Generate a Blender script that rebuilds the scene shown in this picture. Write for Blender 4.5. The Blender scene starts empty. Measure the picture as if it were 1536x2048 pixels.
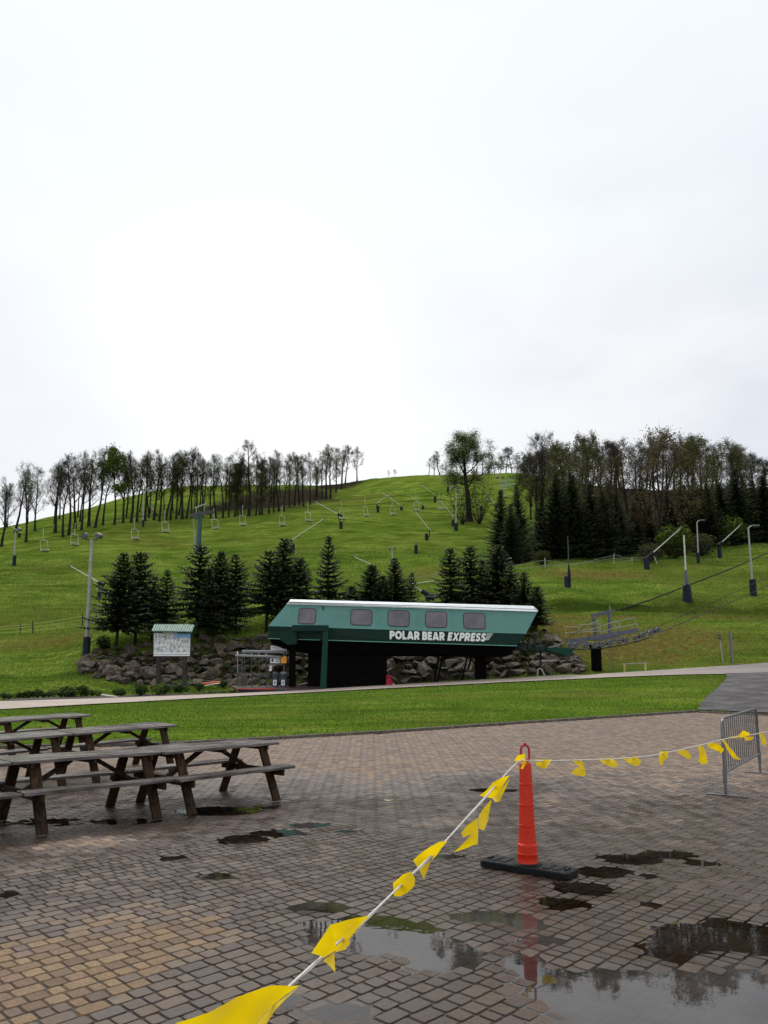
import bpy, bmesh, math, random
import numpy as np
from mathutils import Vector, Matrix, noise as mnoise
random.seed(7); np.random.seed(7)
S = bpy.context.scene; COL = S.collection
R = math.radians

# ------------------------------------------------------------------ camera
F = 1460.0; C0 = 1178.0; HZ = 1378.0; CH = 1.55
PIT = math.atan((HZ - C0) / F); SP, CP = math.sin(PIT), math.cos(PIT)
cam = bpy.data.cameras.new('camera'); co = bpy.data.objects.new('camera', cam); COL.objects.link(co)
cam.sensor_fit = 'HORIZONTAL'; cam.sensor_width = 36; cam.lens = 36 * F / 1536
cam.shift_y = (C0 - 1024) / 1536; cam.clip_end = 5000; cam.clip_start = 0.05
co.location = (0, 0, CH); co.rotation_euler = (R(90) + PIT, 0, 0); S.camera = co

def ray(px, py):
    u = (px - 768) / F; v = (C0 - py) / F
    return (u, CP - v * SP, SP + v * CP)
def P(px, py, Y):
    u, dy, dz = ray(px, py); t = Y / dy
    return Vector((u * t, Y, CH + dz * t))

def zp(x, y):                                   # the patio: level, then rising gently to the lawn
    q = y - 10.0
    return 0.0545 * 0.5 * (q + np.sqrt(q * q + 1.2))
def G(px, py):
    u, dy, dz = ray(px, py); lo, hi = 0.5, 80.0
    for _ in range(50):
        m = (lo + hi) / 2; t = m / dy
        if CH + dz * t > zp(u * t, m): lo = m
        else: hi = m
    return P(px, py, lo)

# ------------------------------------------------------------------ terrain heights from surveyed points
K = F / 1900.0
ctrl = []
def cp(px, py, Y):
    p = P(px, py, Y * K); ctrl.append((p.x, p.y, p.z))
EDGE_PX = [(-700, 1500), (-300, 1499), (0, 1497), (200, 1493), (350, 1489), (560, 1478), (770, 1466), (1000, 1450), (1200, 1437), (1395, 1424), (1536, 1431), (1750, 1440), (2100, 1450)]
EDGE = [G(a, b) for a, b in EDGE_PX]
EX = np.array([p.x for p in EDGE]); EY = np.array([p.y for p in EDGE])
def yedge(x): return np.interp(x, EX, EY)
for p in EDGE: ctrl.append((p.x, p.y, p.z))
for yy in (-14, -5, 3, 8, 12):
    for s in (-.9, -.45, 0, .45, .9):
        x = s * (yy + 40); ctrl.append((x, yy, float(zp(x, yy))))
ROAD_N = [(-500, 1440, 33), (-250, 1431, 34.5), (0, 1421, 36), (150, 1412, 38), (300, 1404, 40), (480, 1394, 43), (645, 1385, 46), (820, 1376, 46.8), (1000, 1366.5, 47.5), (1160, 1359, 48), (1300, 1353, 48), (1400, 1350, 48), (1455, 1349.5, 48), (1536, 1349, 48), (1750, 1346, 48)]
ROAD_F = [(-500, 1424, 38), (-250, 1414, 39.5), (0, 1405, 41), (150, 1400, 43), (300, 1395, 45), (480, 1388, 48), (645, 1379, 50.5), (820, 1369, 51.5), (1000, 1358.5, 52), (1160, 1351, 52), (1300, 1343, 53), (1400, 1336.5, 53.5), (1455, 1333, 54), (1536, 1327, 55), (1750, 1318, 57)]
def dense(lst, stepx=55):
    xs = np.array([q[0] for q in lst], float); X = np.arange(xs[0], xs[-1] + 1, stepx)
    return [(float(x), float(np.interp(x, xs, [q[1] for q in lst])), float(np.interp(x, xs, [q[2] for q in lst]))) for x in X]
ROAD_N, ROAD_F = dense(ROAD_N), dense(ROAD_F)
for q in ROAD_N + ROAD_F: cp(*q)
for q in [
 (0, 1340, 56), (0, 1280, 70), (0, 1200, 100), (0, 1140, 135), (0, 1090, 175), (0, 1060, 230),
 (300, 1383, 49), (150, 1390, 46), (100, 1330, 58),
 (172, 1318, 57), (200, 1302, 58), (270, 1287, 60), (335, 1277, 61), (400, 1266, 62), (470, 1263, 62), (530, 1256, 62),
 (165, 1347, 53.5), (250, 1369, 53), (310, 1376, 53), (480, 1374, 54), (640, 1374, 55), (800, 1367, 56.5), (1000, 1354, 57), (1160, 1349, 55),
 (660, 1257, 64), (780, 1257, 65), (900, 1262, 65), (1000, 1262, 65), (1068, 1262, 63), (1120, 1300, 59),
 (300, 1200, 100), (300, 1130, 140), (300, 1045, 190), (200, 1240, 80),
 (600, 1200, 95), (600, 1130, 130), (600, 1070, 165), (600, 1012, 215),
 (800, 1200, 90), (800, 1130, 130), (800, 1060, 175), (800, 1000, 240), (800, 954, 330),
 (950, 1040, 198), (950, 1000, 240), (950, 954, 330), (1000, 1145, 115),
 (1060, 1232, 75), (1060, 1200, 88), (1137, 1175, 100), (1090, 1140, 112), (1230, 1127, 118), (1300, 1132, 115), (1400, 1107, 130), (1450, 1090, 140), (1536, 1082, 142),
 (1208, 1345, 55.5), (1300, 1337, 55.5), (1208, 1290, 63), (1300, 1290, 63), (1450, 1300, 60), (1450, 1238, 73), (1208, 1238, 73), (1536, 1240, 73), (1330, 1233, 75),
 (1300, 1229, 84), (1300, 1203, 89), (1120, 1224, 81), (1120, 1204, 84), (1500, 1230, 84), (1500, 1206, 89), (1300, 1180, 97), (1500, 1150, 108),
 (180, 1053, 190), (400, 1040, 200), (500, 1030, 203), (560, 1015, 215), (650, 998, 260), (700, 976, 310), (735, 958, 335),
 (80, 1040, 275), (150, 1026, 290), (250, 1005, 330), (300, 997, 340), (450, 988, 340), (600, 976, 345),
 (1200, 1040, 190), (1500, 1020, 200), (1200, 985, 320), (1500, 990, 320), (1060, 957, 330),
 (-400, 1365, 56), (-400, 1190, 130), (-400, 1120, 180), (-400, 1090, 300),
 (1950, 1325, 56), (1950, 1235, 75), (1950, 1085, 142), (1950, 1015, 200), (1950, 990, 320)]: cp(*q)
for s, z in ((-.9, 50), (-.5, 58), (-.2, 67), (0, 73), (.2, 72), (.5, 66), (.9, 64)):
    for yy in (340, 470): ctrl.append((s * (yy + 40), yy, z))
ctrl = np.array(ctrl)
def st(x, y): return x / (y + 40.0) * 2.0, np.log(y + 40.0)
cs, ct = st(ctrl[:, 0], ctrl[:, 1])
def phi(r2): return np.where(r2 > 1e-12, r2 * np.log(np.maximum(r2, 1e-12)) * .5, 0)
n = len(cs)
A = np.zeros((n + 3, n + 3)); A[:n, :n] = phi((cs[:, None] - cs[None]) ** 2 + (ct[:, None] - ct[None]) ** 2) + np.eye(n) * 6e-6
A[:n, n] = 1; A[:n, n + 1] = cs; A[:n, n + 2] = ct; A[n:, :n] = A[:n, n:].T
W = np.linalg.solve(A, np.concatenate([ctrl[:, 2], np.zeros(3)]))
def Hs(x, y):
    x = np.atleast_1d(np.asarray(x, float)); y = np.atleast_1d(np.asarray(y, float))
    s, t = st(x, np.maximum(y, -16)); out = np.empty(len(x))
    for i in range(0, len(x), 4000):
        a, b = s[i:i + 4000], t[i:i + 4000]
        out[i:i + 4000] = phi((a[:, None] - cs[None]) ** 2 + (b[:, None] - ct[None]) ** 2) @ W[:n] + W[n] + W[n + 1] * a + W[n + 2] * b
    return out
def lumps(x, y):
    k = np.clip((y - 45) / 60, 0, 1)
    xx, yy = np.asarray(x, float), np.asarray(y, float)
    yb_ = 64.8 + .6 * np.sin(xx * .25) + .02 * (xx - 20); sg = 1 / (1 + np.exp(-np.clip((xx - 11.5) / 1.0, -30, 30)))
    bank = sg * (.85 / (1 + np.exp(-np.clip((yy - yb_) / .45, -30, 30))) * np.clip(1 - (yy - yb_ - 2) / 14, 0, 1) + .35 * np.exp(-((yy - 58.2 - .4 * np.sin(xx * .35)) / .9) ** 2)
        + .9 * np.exp(-((xx - 22.5) / 4.5) ** 2 - ((yy - 62.6) / 1.3) ** 2) + .5 * np.exp(-((xx - 30) / 3.5) ** 2 - ((yy - 62.3) / 1.2) ** 2))
    bank += .35 * np.exp(-((yy - 88 - .05 * xx) / 2.2) ** 2) * sg + .25 * np.exp(-((yy - 76) / 1.0) ** 2) * sg
    return bank + k * (.16 * np.sin(x * .9 + np.sin(y * .31) * 2) * np.sin(y * .55 + 1.3 * np.sin(x * .23)) + .24 * np.sin(x * .21 + 2) * np.sin(y * .17 + x * .07))
def ground(x, y):
    h = Hs(x, y)
    return h + lumps(np.atleast_1d(x), np.atleast_1d(y))
def gz(x, y):
    if y < yedge(x): return float(zp(x, y))
    return float(ground(x, y)[0])
def hit(px, py, y0=None):
    u, dy, dz = ray(px, py)
    Y = np.geomspace(y0 or 15, 420, 1600); t = Y / dy
    g = ground(u * t, Y); below = (CH + dz * t) <= g
    i = int(np.argmax(below)) if below.any() else len(Y) - 1
    if not below.any(): print('no hit', px, py)
    if i > 0 and below.any():
        a = (CH + dz * t[i - 1]) - g[i - 1]; b = g[i] - (CH + dz * t[i]); f = a / max(a + b, 1e-9)
        yy = Y[i - 1] + f * (Y[i] - Y[i - 1])
    else: yy = Y[i]
    p = P(px, py, yy); p.z = float(ground(p.x, p.y)[0]); return p

# ------------------------------------------------------------------ materials
def nodes(name):
    m = bpy.data.materials.new(name); m.use_nodes = True; nt = m.node_tree
    return m, nt, nt.nodes['Principled BSDF']
def L(nt, a, b): nt.links.new(a, b)
def N(nt, t, **kw):
    x = nt.nodes.new(t)
    for k, v in kw.items():
        if k in x.inputs: x.inputs[k].default_value = v
        else: setattr(x, k, v)
    return x
def ramp(nt, fac, stops):
    r = nt.nodes.new('ShaderNodeValToRGB'); e = r.color_ramp.elements
    while len(e) < len(stops): e.new(.5)
    for q, (p, c) in zip(e, stops):
        q.position = p; q.color = (c, c, c, 1) if isinstance(c, (int, float)) else (*c[:3], 1)
    L(nt, fac, r.inputs[0]); return r.outputs[0]
def mix(nt, fac, a, b, mode='MIX'):
    x = nt.nodes.new('ShaderNodeMix'); x.data_type = 'RGBA'; x.blend_type = mode
    for s, v in ((x.inputs[0], fac), (x.inputs[6], a), (x.inputs[7], b)):
        if hasattr(v, 'links'): L(nt, v, s)
        elif isinstance(v, (int, float)): s.default_value = v if s == x.inputs[0] else (v, v, v, 1)
        else: s.default_value = (*v[:3], 1)
    return x.outputs[2]
def coord(nt, kind='Object'):
    return nt.nodes.new('ShaderNodeTexCoord').outputs[kind]
def wpos(nt): return nt.nodes.new('ShaderNodeNewGeometry').outputs['Position']
def noise(nt, vec, scale, detail=4, rough=.6, stretch=None):
    if stretch:
        mp = nt.nodes.new('ShaderNodeMapping'); mp.inputs['Scale'].default_value = stretch; L(nt, vec, mp.inputs[0]); vec = mp.outputs[0]
    x = N(nt, 'ShaderNodeTexNoise', Scale=scale, Detail=detail, Roughness=rough); L(nt, vec, x.inputs['Vector']); return x.outputs['Fac']
def attr(nt, name):
    a = nt.nodes.new('ShaderNodeAttribute'); a.attribute_name = name; return a.outputs['Fac']
def math_(nt, op, a, b=0.0, c=None, clamp=False):
    x = nt.nodes.new('ShaderNodeMath'); x.operation = op; x.use_clamp = clamp
    for s, v in zip(x.inputs, (a, b, c)):
        if v is None: continue
        if hasattr(v, 'links'): L(nt, v, s)
        else: s.default_value = v
    return x.outputs[0]
def bump(nt, bs, h, strength=.4, dist=.02):
    b = N(nt, 'ShaderNodeBump', Strength=strength, Distance=dist); L(nt, h, b.inputs['Height']); L(nt, b.outputs[0], bs.inputs['Normal'])
def surf(name, c1, c2=None, rough=.6, metal=0, scale=6, bmp=.15, bscale=40, stretch=None, dist=.01, spec=.5):
    m, nt, bs = nodes(name); v = coord(nt)
    c2 = c2 or tuple(x * .7 for x in c1)
    f = ramp(nt, noise(nt, v, scale, 5, .65, stretch), [(.3, 0), (.7, 1)])
    L(nt, mix(nt, f, c2, c1), bs.inputs['Base Color'])
    bs.inputs['Metallic'].default_value = metal; bs.inputs['Specular IOR Level'].default_value = spec
    rr = ramp(nt, noise(nt, v, scale * 1.7, 3, .5, stretch), [(.3, max(0, rough - .12)), (.7, min(1, rough + .12))])
    L(nt, rr, bs.inputs['Roughness'])
    if bmp: bump(nt, bs, noise(nt, v, bscale, 4, .6, stretch), bmp, dist)
    return m

# ------------------------------------------------------------------ mesh builder
class MB:
    def __init__(s): s.v = []; s.f = []; s.mi = []; s.m = 0
    def add(s, vs, fs):
        o = len(s.v); s.v += [tuple(q) for q in vs]
        for f in fs: s.f.append(tuple(i + o for i in f)); s.mi.append(s.m)
    def box(s, c, size, M=None, bev=0.0):
        x, y, z = size[0] / 2, size[1] / 2, size[2] / 2
        if bev <= 0:
            vs = [Vector((sx * x, sy * y, sz * z)) for sx in (-1, 1) for sy in (-1, 1) for sz in (-1, 1)]
            fs = [(0, 1, 3, 2), (4, 6, 7, 5), (0, 4, 5, 1), (2, 3, 7, 6), (0, 2, 6, 4), (1, 5, 7, 3)]
        else:
            b = bm_box(x, y, z, min(bev, x * .9, y * .9, z * .9)); vs, fs = b
        c = Vector(c)
        vs = [(M @ q if M else q) + c for q in vs]; s.add(vs, fs)
    def bar(s, a, b, w, h, up=(0, 0, 1), bev=0.0):
        a = Vector(a); b = Vector(b); d = b - a; l = d.length; ex = d / l
        ey = Vector(up).cross(ex)
        if ey.length < 1e-4: ey = Vector((0, 1, 0)).cross(ex)
        ey.normalize(); ez = ex.cross(ey)
        s.box((a + b) / 2, (l, w, h), Matrix((ex, ey, ez)).transposed(), bev)
    def tube(s, pts, r, nseg=6, cap=True):
        pts = [Vector(p) for p in pts]; k = len(pts)
        rs = r if hasattr(r, '__len__') else [r] * k
        o = len(s.v); prev = None
        for i, p in enumerate(pts):
            t = (pts[min(i + 1, k - 1)] - pts[max(i - 1, 0)])
            if t.length < 1e-9: t = Vector((0, 0, 1))
            t.normalize()
            if prev is None:
                a = t.orthogonal().normalized()
            else:
                a = prev - t * prev.dot(t)
                a = a.normalized() if a.length > 1e-6 else t.orthogonal().normalized()
            prev = a; b = t.cross(a)
            for j in range(nseg):
                an = 2 * math.pi * j / nseg; s.v.append(tuple(p + (a * math.cos(an) + b * math.sin(an)) * rs[i]))
        for i in range(k - 1):
            for j in range(nseg):
                q = (j + 1) % nseg; s.f.append((o + i * nseg + j, o + i * nseg + q, o + (i + 1) * nseg + q, o + (i + 1) * nseg + j)); s.mi.append(s.m)
        if cap and nseg > 2:
            s.f.append(tuple(o + j for j in range(nseg))[::-1]); s.mi.append(s.m)
            s.f.append(tuple(o + (k - 1) * nseg + j for j in range(nseg))); s.mi.append(s.m)
    def lathe(s, prof, c=(0, 0, 0), nseg=28, axis=None):
        c = Vector(c); o = len(s.v)
        for r, z in prof:
            for j in range(nseg):
                an = 2 * math.pi * j / nseg; q = Vector((r * math.cos(an), r * math.sin(an), z))
                s.v.append(tuple((axis @ q if axis else q) + c))
        for i in range(len(prof) - 1):
            for j in range(nseg):
                q = (j + 1) % nseg; s.f.append((o + i * nseg + j, o + i * nseg + q, o + (i + 1) * nseg + q, o + (i + 1) * nseg + j)); s.mi.append(s.m)
        s.f.append(tuple(o + j for j in range(nseg))[::-1]); s.mi.append(s.m)
        s.f.append(tuple(o + (len(prof) - 1) * nseg + j for j in range(nseg))); s.mi.append(s.m)
    def prism(s, front, off):
        k = len(front); off = Vector(off); f = [Vector(p) for p in front]
        vs = f + [p + off for p in f]
        fs = [tuple(range(k)), tuple(range(2 * k - 1, k - 1, -1))] + [(i, i + k, (i + 1) % k + k, (i + 1) % k) for i in range(k)]
        s.add(vs, fs)
    def build(s, name, mat, parent=None, smooth=False, world=True):
        me = bpy.data.meshes.new(name); me.from_pydata(s.v, [], s.f)
        for m in (mat if isinstance(mat, (list, tuple)) else [mat]): me.materials.append(m)
        if isinstance(mat, (list, tuple)): me.polygons.foreach_set('material_index', s.mi)
        bm = bmesh.new(); bm.from_mesh(me); bmesh.ops.recalc_face_normals(bm, faces=bm.faces) if len(bm.faces) < 60000 else None; bm.to_mesh(me); bm.free()
        if smooth:
            me.polygons.foreach_set('use_smooth', [True] * len(me.polygons))
            try: me.set_sharp_from_angle(angle=R(35))
            except Exception: pass
        ob = bpy.data.objects.new(name, me); COL.objects.link(ob)
        if parent:
            ob.parent = parent
            if world:
                o = Vector(parent.get('_o', (0, 0, 0))); q = parent.parent
                me.transform(Matrix.Translation(-o)); ob['_o'] = tuple(o)
        return ob
_bb = {}
def bm_box(x, y, z, b):
    k = (round(x, 4), round(y, 4), round(z, 4), round(b, 4))
    if k not in _bb:
        bm = bmesh.new(); bmesh.ops.create_cube(bm, size=2)
        for v in bm.verts: v.co = Vector((v.co.x * x, v.co.y * y, v.co.z * z))
        bmesh.ops.bevel(bm, geom=list(bm.edges), offset=b, segments=1, affect='EDGES', profile=.5)
        bm.verts.index_update(); _bb[k] = ([v.co.copy() for v in bm.verts], [tuple(v.index for v in f.verts) for f in bm.faces]); bm.free()
    return _bb[k]

def tag(o, label=None, cat=None, group=None, kind=None):
    if label: o['label'] = label
    if cat: o['category'] = cat
    if group: o['group'] = group
    if kind: o['kind'] = kind
    return o
def thing(name, label, cat, loc=(0, 0, 0), group=None):
    o = bpy.data.objects.new(name, None); COL.objects.link(o); o.empty_display_size = .2
    o.location = loc; o['_o'] = tuple(loc); return tag(o, label, cat, group)
def copy_tree(o, parent=None):
    c = o.copy(); COL.objects.link(c)
    if parent: c.parent = parent
    for ch in [q for q in KIDS.get(o.name, [])]: copy_tree(ch, c)
    return c
KIDS = {}
def index_kids():
    KIDS.clear()
    for o in bpy.data.objects:
        if o.parent: KIDS.setdefault(o.parent.name, []).append(o)
def fast_mesh(name, V, Fc, mat, attrs=None, smooth=False, parent=None):
    me = bpy.data.meshes.new(name); V = np.asarray(V, np.float32); Fc = np.asarray(Fc, np.int32); k = Fc.shape[1]
    me.vertices.add(len(V)); me.vertices.foreach_set('co', V.ravel())
    me.loops.add(Fc.size); me.loops.foreach_set('vertex_index', Fc.ravel())
    me.polygons.add(len(Fc)); me.polygons.foreach_set('loop_start', np.arange(0, Fc.size, k, dtype=np.int32))
    me.polygons.foreach_set('loop_total', np.full(len(Fc), k, np.int32))
    me.polygons.foreach_set('use_smooth', np.full(len(Fc), smooth, bool))
    me.update(calc_edges=True)
    for nm, arr in (attrs or {}).items():
        a = me.attributes.new(nm, 'FLOAT', 'POINT'); a.data.foreach_set('value', np.asarray(arr, np.float32))
    me.materials.append(mat); ob = bpy.data.objects.new(name, me); COL.objects.link(ob)
    if parent: ob.parent = parent
    return ob
# ------------------------------------------------------------------ sky, sun
w = bpy.data.worlds.new('World'); S.world = w; w.use_nodes = True; nt = w.node_tree; bg = nt.nodes['Background']
SUN_EL, SUN_AZ = R(58), R(-14)                    # behind the thin cloud ahead of the camera, a little left
sky = nt.nodes.new('ShaderNodeTexSky'); sky.sky_type = 'NISHITA'; sky.sun_disc = False; sky.sun_elevation = SUN_EL; sky.sun_rotation = SUN_AZ
tc = nt.nodes.new('ShaderNodeTexCoord').outputs['Generated']
sep = nt.nodes.new('ShaderNodeSeparateXYZ'); L(nt, tc, sep.inputs[0])
mp = nt.nodes.new('ShaderNodeMapping'); mp.inputs['Scale'].default_value = (1.0, 1.0, 2.2); L(nt, tc, mp.inputs[0])
nz = N(nt, 'ShaderNodeTexNoise', Scale=2.3, Detail=4, Roughness=.5, Distortion=.25); L(nt, mp.outputs[0], nz.inputs['Vector'])
cl = ramp(nt, nz.outputs['Fac'], [(.32, (.47, .49, .545)), (.46, (.525, .54, .575)), (.58, (.585, .595, .61)), (.75, (.64, .64, .64))])
sd = Vector((math.sin(SUN_AZ + R(3)) * math.cos(R(27)), math.cos(SUN_AZ + R(3)) * math.cos(R(27)), math.sin(R(27))))
dt = nt.nodes.new('ShaderNodeVectorMath'); dt.operation = 'DOT_PRODUCT'; L(nt, tc, dt.inputs[0]); dt.inputs[1].default_value = sd
glow = ramp(nt, dt.outputs['Value'], [(.90, 0.0), (.975, .5), (1.0, .95)])
cl = mix(nt, glow, cl, (.72, .72, .72))
band = ramp(nt, sep.outputs['Z'], [(.0, .9), (.10, .85), (.20, .15), (.26, 0.0)])
cl = mix(nt, band, cl, (.67, .67, .685))
hi = ramp(nt, sep.outputs['Z'], [(.40, 0.0), (.62, 1.0)])
cl = mix(nt, math_(nt, 'MULTIPLY', hi, .75), cl, (.62, .655, .67))
skyl = mix(nt, 1.0, sky.outputs[0], (.06, .06, .06), 'MULTIPLY')
L(nt, mix(nt, .93, skyl, cl), bg.inputs[0]); bg.inputs[1].default_value = 1.0
sl = bpy.data.lights.new('sun', 'SUN'); sl.energy = 1.5; sl.angle = R(50); sl.color = (1, .97, .92)
so = bpy.data.objects.new('sun', sl); COL.objects.link(so)
so.rotation_euler = (R(90) - SUN_EL, 0, math.pi - SUN_AZ) if False else Vector((math.sin(SUN_AZ) * math.cos(SUN_EL), math.cos(SUN_AZ) * math.cos(SUN_EL), math.sin(SUN_EL))).to_track_quat('Z', 'Y').to_euler()
S.view_settings.view_transform = 'Standard'; S.view_settings.look = 'None'; S.view_settings.exposure = 0.68

# ------------------------------------------------------------------ terrain sheet
def blobs(x, y, lst):
    out = np.zeros(len(x))
    for (px, py, rx, ry, a) in lst:
        c = hit(px, py) if py < 1425 else G(px, py)
        e = hit(px, py - ry) if py < 1425 else G(px, py - ry)
        e2 = hit(px, py + ry) if py < 1425 else G(px, py + ry)
        wx = rx * c.y / F; wd = max(abs(c.y - e2.y), .3); wu = max(abs(e.y - c.y), .3); wy = np.where(y > c.y, min(wu, wd * 3), min(wd, wu * 3))
        out += a * np.exp(-(((x - c.x) / wx) ** 2 + ((y - c.y) / wy) ** 2))
    return out
NS, NT = 300, 420
ss = np.linspace(-1.05, 1.05, NS); tt = np.concatenate([np.linspace(math.log(22), math.log(72), 110)[:-1], np.linspace(math.log(72), math.log(190), 210)[:-1], np.linspace(math.log(190), math.log(680), 102)])
NT = len(tt)
SG, TG = np.meshgrid(ss, tt); YG = (np.exp(TG) - 40).ravel(); XG = (SG * np.exp(TG)).ravel()
YG2 = YG.copy(); XG2 = XG.copy()
ZG = ground(XG, YG)
ins = np.clip((yedge(XG) - YG) / .6 + .2, 0, 1)
ZG = np.where(ins > 0, ZG * (1 - ins) + (zp(XG, YG) - .045) * ins, ZG)
near = (ins >= 1) & (np.abs(XG) < 8.2) & (YG > 1.2) & (YG < 11.8)
ZG = np.where(near, ZG - .06, ZG)
dry = blobs(XG, YG, [(1230, 1290, 150, 42, 1.7), (1400, 1275, 110, 28, 1.2), (1130, 1262, 60, 26, 1.2), (1160, 1148, 70, 10, 1.5), (1240, 1150, 70, 8, 1.4), (1100, 1146, 60, 8, .5), (850, 1146, 50, 14, 1.1), (1130, 1255, 60, 30, .6),
      (60, 1287, 110, 16, 1.2), (150, 1277, 60, 10, .9), (20, 1250, 60, 6, .5), (300, 1080, 200, 12, .35), (700, 1020, 200, 15, .2), (1180, 1390, 120, 8, .8), (900, 1392, 90, 4, .7), (1420, 1365, 60, 10, .5), (500, 1430, 120, 10, .45), (1290, 1425, 70, 6, .4), (1100, 1330, 90, 10, .6), (1340, 1322, 60, 8, .9), (1480, 1330, 60, 6, 1.0)])
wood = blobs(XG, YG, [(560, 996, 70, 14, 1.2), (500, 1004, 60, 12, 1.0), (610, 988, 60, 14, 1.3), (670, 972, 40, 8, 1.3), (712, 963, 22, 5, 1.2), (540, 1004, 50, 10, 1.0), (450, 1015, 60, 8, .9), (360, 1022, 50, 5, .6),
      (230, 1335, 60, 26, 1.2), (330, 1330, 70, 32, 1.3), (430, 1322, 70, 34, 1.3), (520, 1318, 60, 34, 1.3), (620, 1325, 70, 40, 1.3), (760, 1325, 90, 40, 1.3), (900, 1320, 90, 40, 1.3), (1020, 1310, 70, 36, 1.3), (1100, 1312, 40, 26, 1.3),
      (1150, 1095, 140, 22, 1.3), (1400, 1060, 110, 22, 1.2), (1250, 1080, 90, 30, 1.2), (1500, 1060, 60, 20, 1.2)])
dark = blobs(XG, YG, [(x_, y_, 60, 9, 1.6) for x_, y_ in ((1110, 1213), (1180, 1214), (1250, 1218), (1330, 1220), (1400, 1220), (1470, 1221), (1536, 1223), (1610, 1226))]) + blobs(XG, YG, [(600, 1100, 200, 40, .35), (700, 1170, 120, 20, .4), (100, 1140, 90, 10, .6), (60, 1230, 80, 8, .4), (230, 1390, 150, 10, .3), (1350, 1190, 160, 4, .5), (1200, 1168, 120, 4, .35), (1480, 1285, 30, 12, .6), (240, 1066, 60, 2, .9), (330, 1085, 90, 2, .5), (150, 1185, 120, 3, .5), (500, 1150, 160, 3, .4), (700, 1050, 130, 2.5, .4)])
dry += blobs(XG, YG, [(x_, y_, 50, 2.6, 1.5) for x_, y_ in ((1110, 1232), (1180, 1235), (1250, 1235), (1320, 1232), (1400, 1234), (1470, 1237), (1536, 1239))])
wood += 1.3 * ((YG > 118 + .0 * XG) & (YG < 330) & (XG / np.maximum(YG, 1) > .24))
f0 = np.arange((NT - 1) * NS).reshape(NT - 1, NS)[:, :-1].ravel()
FG = np.stack([f0, f0 + 1, f0 + NS + 1, f0 + NS], 1)
cx = XG[FG].mean(1); cy = YG[FG].mean(1)
roadN = [P(a, b, c * K) for a, b, c in ROAD_N]; roadF = [P(a, b, c * K) for a, b, c in ROAD_F]
rny = np.interp(cx, [p.x for p in roadN], [p.y for p in roadN]); rfy = np.interp(cx, [p.x for p in roadF], [p.y for p in roadF])
isin = cy < yedge(cx) - .05
islawn = (~isin) & (cy < rny + 1.2)
def grass_mat(name, greens, scale):
    m, nt, bs = nodes(name); v = wpos(nt)
    a = ramp(nt, noise(nt, v, .35 * scale, 5, .65), [(.34, greens[0]), (.5, greens[1]), (.68, greens[2])])
    fine = noise(nt, v, 9 * scale, 5, .75, (1, .5, 1))
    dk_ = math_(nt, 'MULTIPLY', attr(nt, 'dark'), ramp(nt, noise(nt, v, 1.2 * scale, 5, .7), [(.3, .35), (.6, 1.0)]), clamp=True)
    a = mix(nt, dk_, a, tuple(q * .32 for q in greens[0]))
    a = mix(nt, ramp(nt, fine, [(.36, .75), (.6, 0)]), a, tuple(q * .28 for q in greens[0]))
    a = mix(nt, ramp(nt, noise(nt, v, 14 * scale, 4, .7), [(.56, 0), (.75, .55)]), a, tuple(q * 1.5 for q in greens[2]))
    st_ = noise(nt, v, .9 * scale, 5, .7, (.16, 1.0, .8)); a = mix(nt, ramp(nt, st_, [(.37, .75), (.5, 0)]), a, tuple(q * .42 for q in greens[0])); a = mix(nt, ramp(nt, st_, [(.58, 0), (.72, .5)]), a, (greens[2][0] * 1.25, greens[2][1] * 1.05, greens[2][2]))
    big = noise(nt, v, .07 * scale, 4, .6); a = mix(nt, ramp(nt, big, [(.5, 0), (.68, .55)]), a, (.11, .105, .022)); a = mix(nt, ramp(nt, big, [(.30, .5), (.46, 0)]), a, tuple(q * .7 for q in greens[0]))
    d = attr(nt, 'dry'); dn = math_(nt, 'MULTIPLY', d, ramp(nt, noise(nt, v, 1.6 * scale, 5, .7), [(.33, .15), (.62, 1.0)]), clamp=True)
    drc = ramp(nt, noise(nt, v, 5 * scale, 5, .75), [(.3, (.042, .034, .009)), (.5, (.135, .110, .028)), (.72, (.23, .19, .06))])
    a = mix(nt, dn, a, drc)
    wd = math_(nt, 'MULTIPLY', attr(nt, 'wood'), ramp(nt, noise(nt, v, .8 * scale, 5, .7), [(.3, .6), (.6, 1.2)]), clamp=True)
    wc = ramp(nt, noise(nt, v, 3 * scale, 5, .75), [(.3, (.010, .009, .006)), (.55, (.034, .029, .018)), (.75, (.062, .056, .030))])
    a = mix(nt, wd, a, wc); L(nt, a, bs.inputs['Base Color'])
    bs.inputs['Roughness'].default_value = .85; bs.inputs['Specular IOR Level'].default_value = 0.0
    hsum = math_(nt, 'ADD', fine, math_(nt, 'MULTIPLY', noise(nt, v, .8 * scale, 4, .6), 1.5))
    bump(nt, bs, hsum, .8, .22 / scale)
    return m
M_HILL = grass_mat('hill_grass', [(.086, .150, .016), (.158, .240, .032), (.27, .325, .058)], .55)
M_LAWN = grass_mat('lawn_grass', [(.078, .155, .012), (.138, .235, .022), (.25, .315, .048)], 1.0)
def sub(sel, name, mat):
    fc = FG[sel]; u, inv = np.unique(fc.ravel(), return_inverse=True)
    V = np.stack([XG[u], YG[u], ZG[u]], 1)
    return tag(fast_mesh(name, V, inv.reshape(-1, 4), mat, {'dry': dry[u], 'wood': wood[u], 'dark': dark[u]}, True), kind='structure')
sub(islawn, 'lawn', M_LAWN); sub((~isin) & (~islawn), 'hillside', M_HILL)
m, nt, bs = nodes('bedding_sand'); v = wpos(nt)
L(nt, ramp(nt, noise(nt, v, 6, 5, .7), [(.3, (.005, .004, .003)), (.7, (.020, .016, .012))]), bs.inputs['Base Color']); bs.inputs['Roughness'].default_value = .7
M_SAND = m
sub(isin, 'paving_bed', M_SAND)

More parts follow.
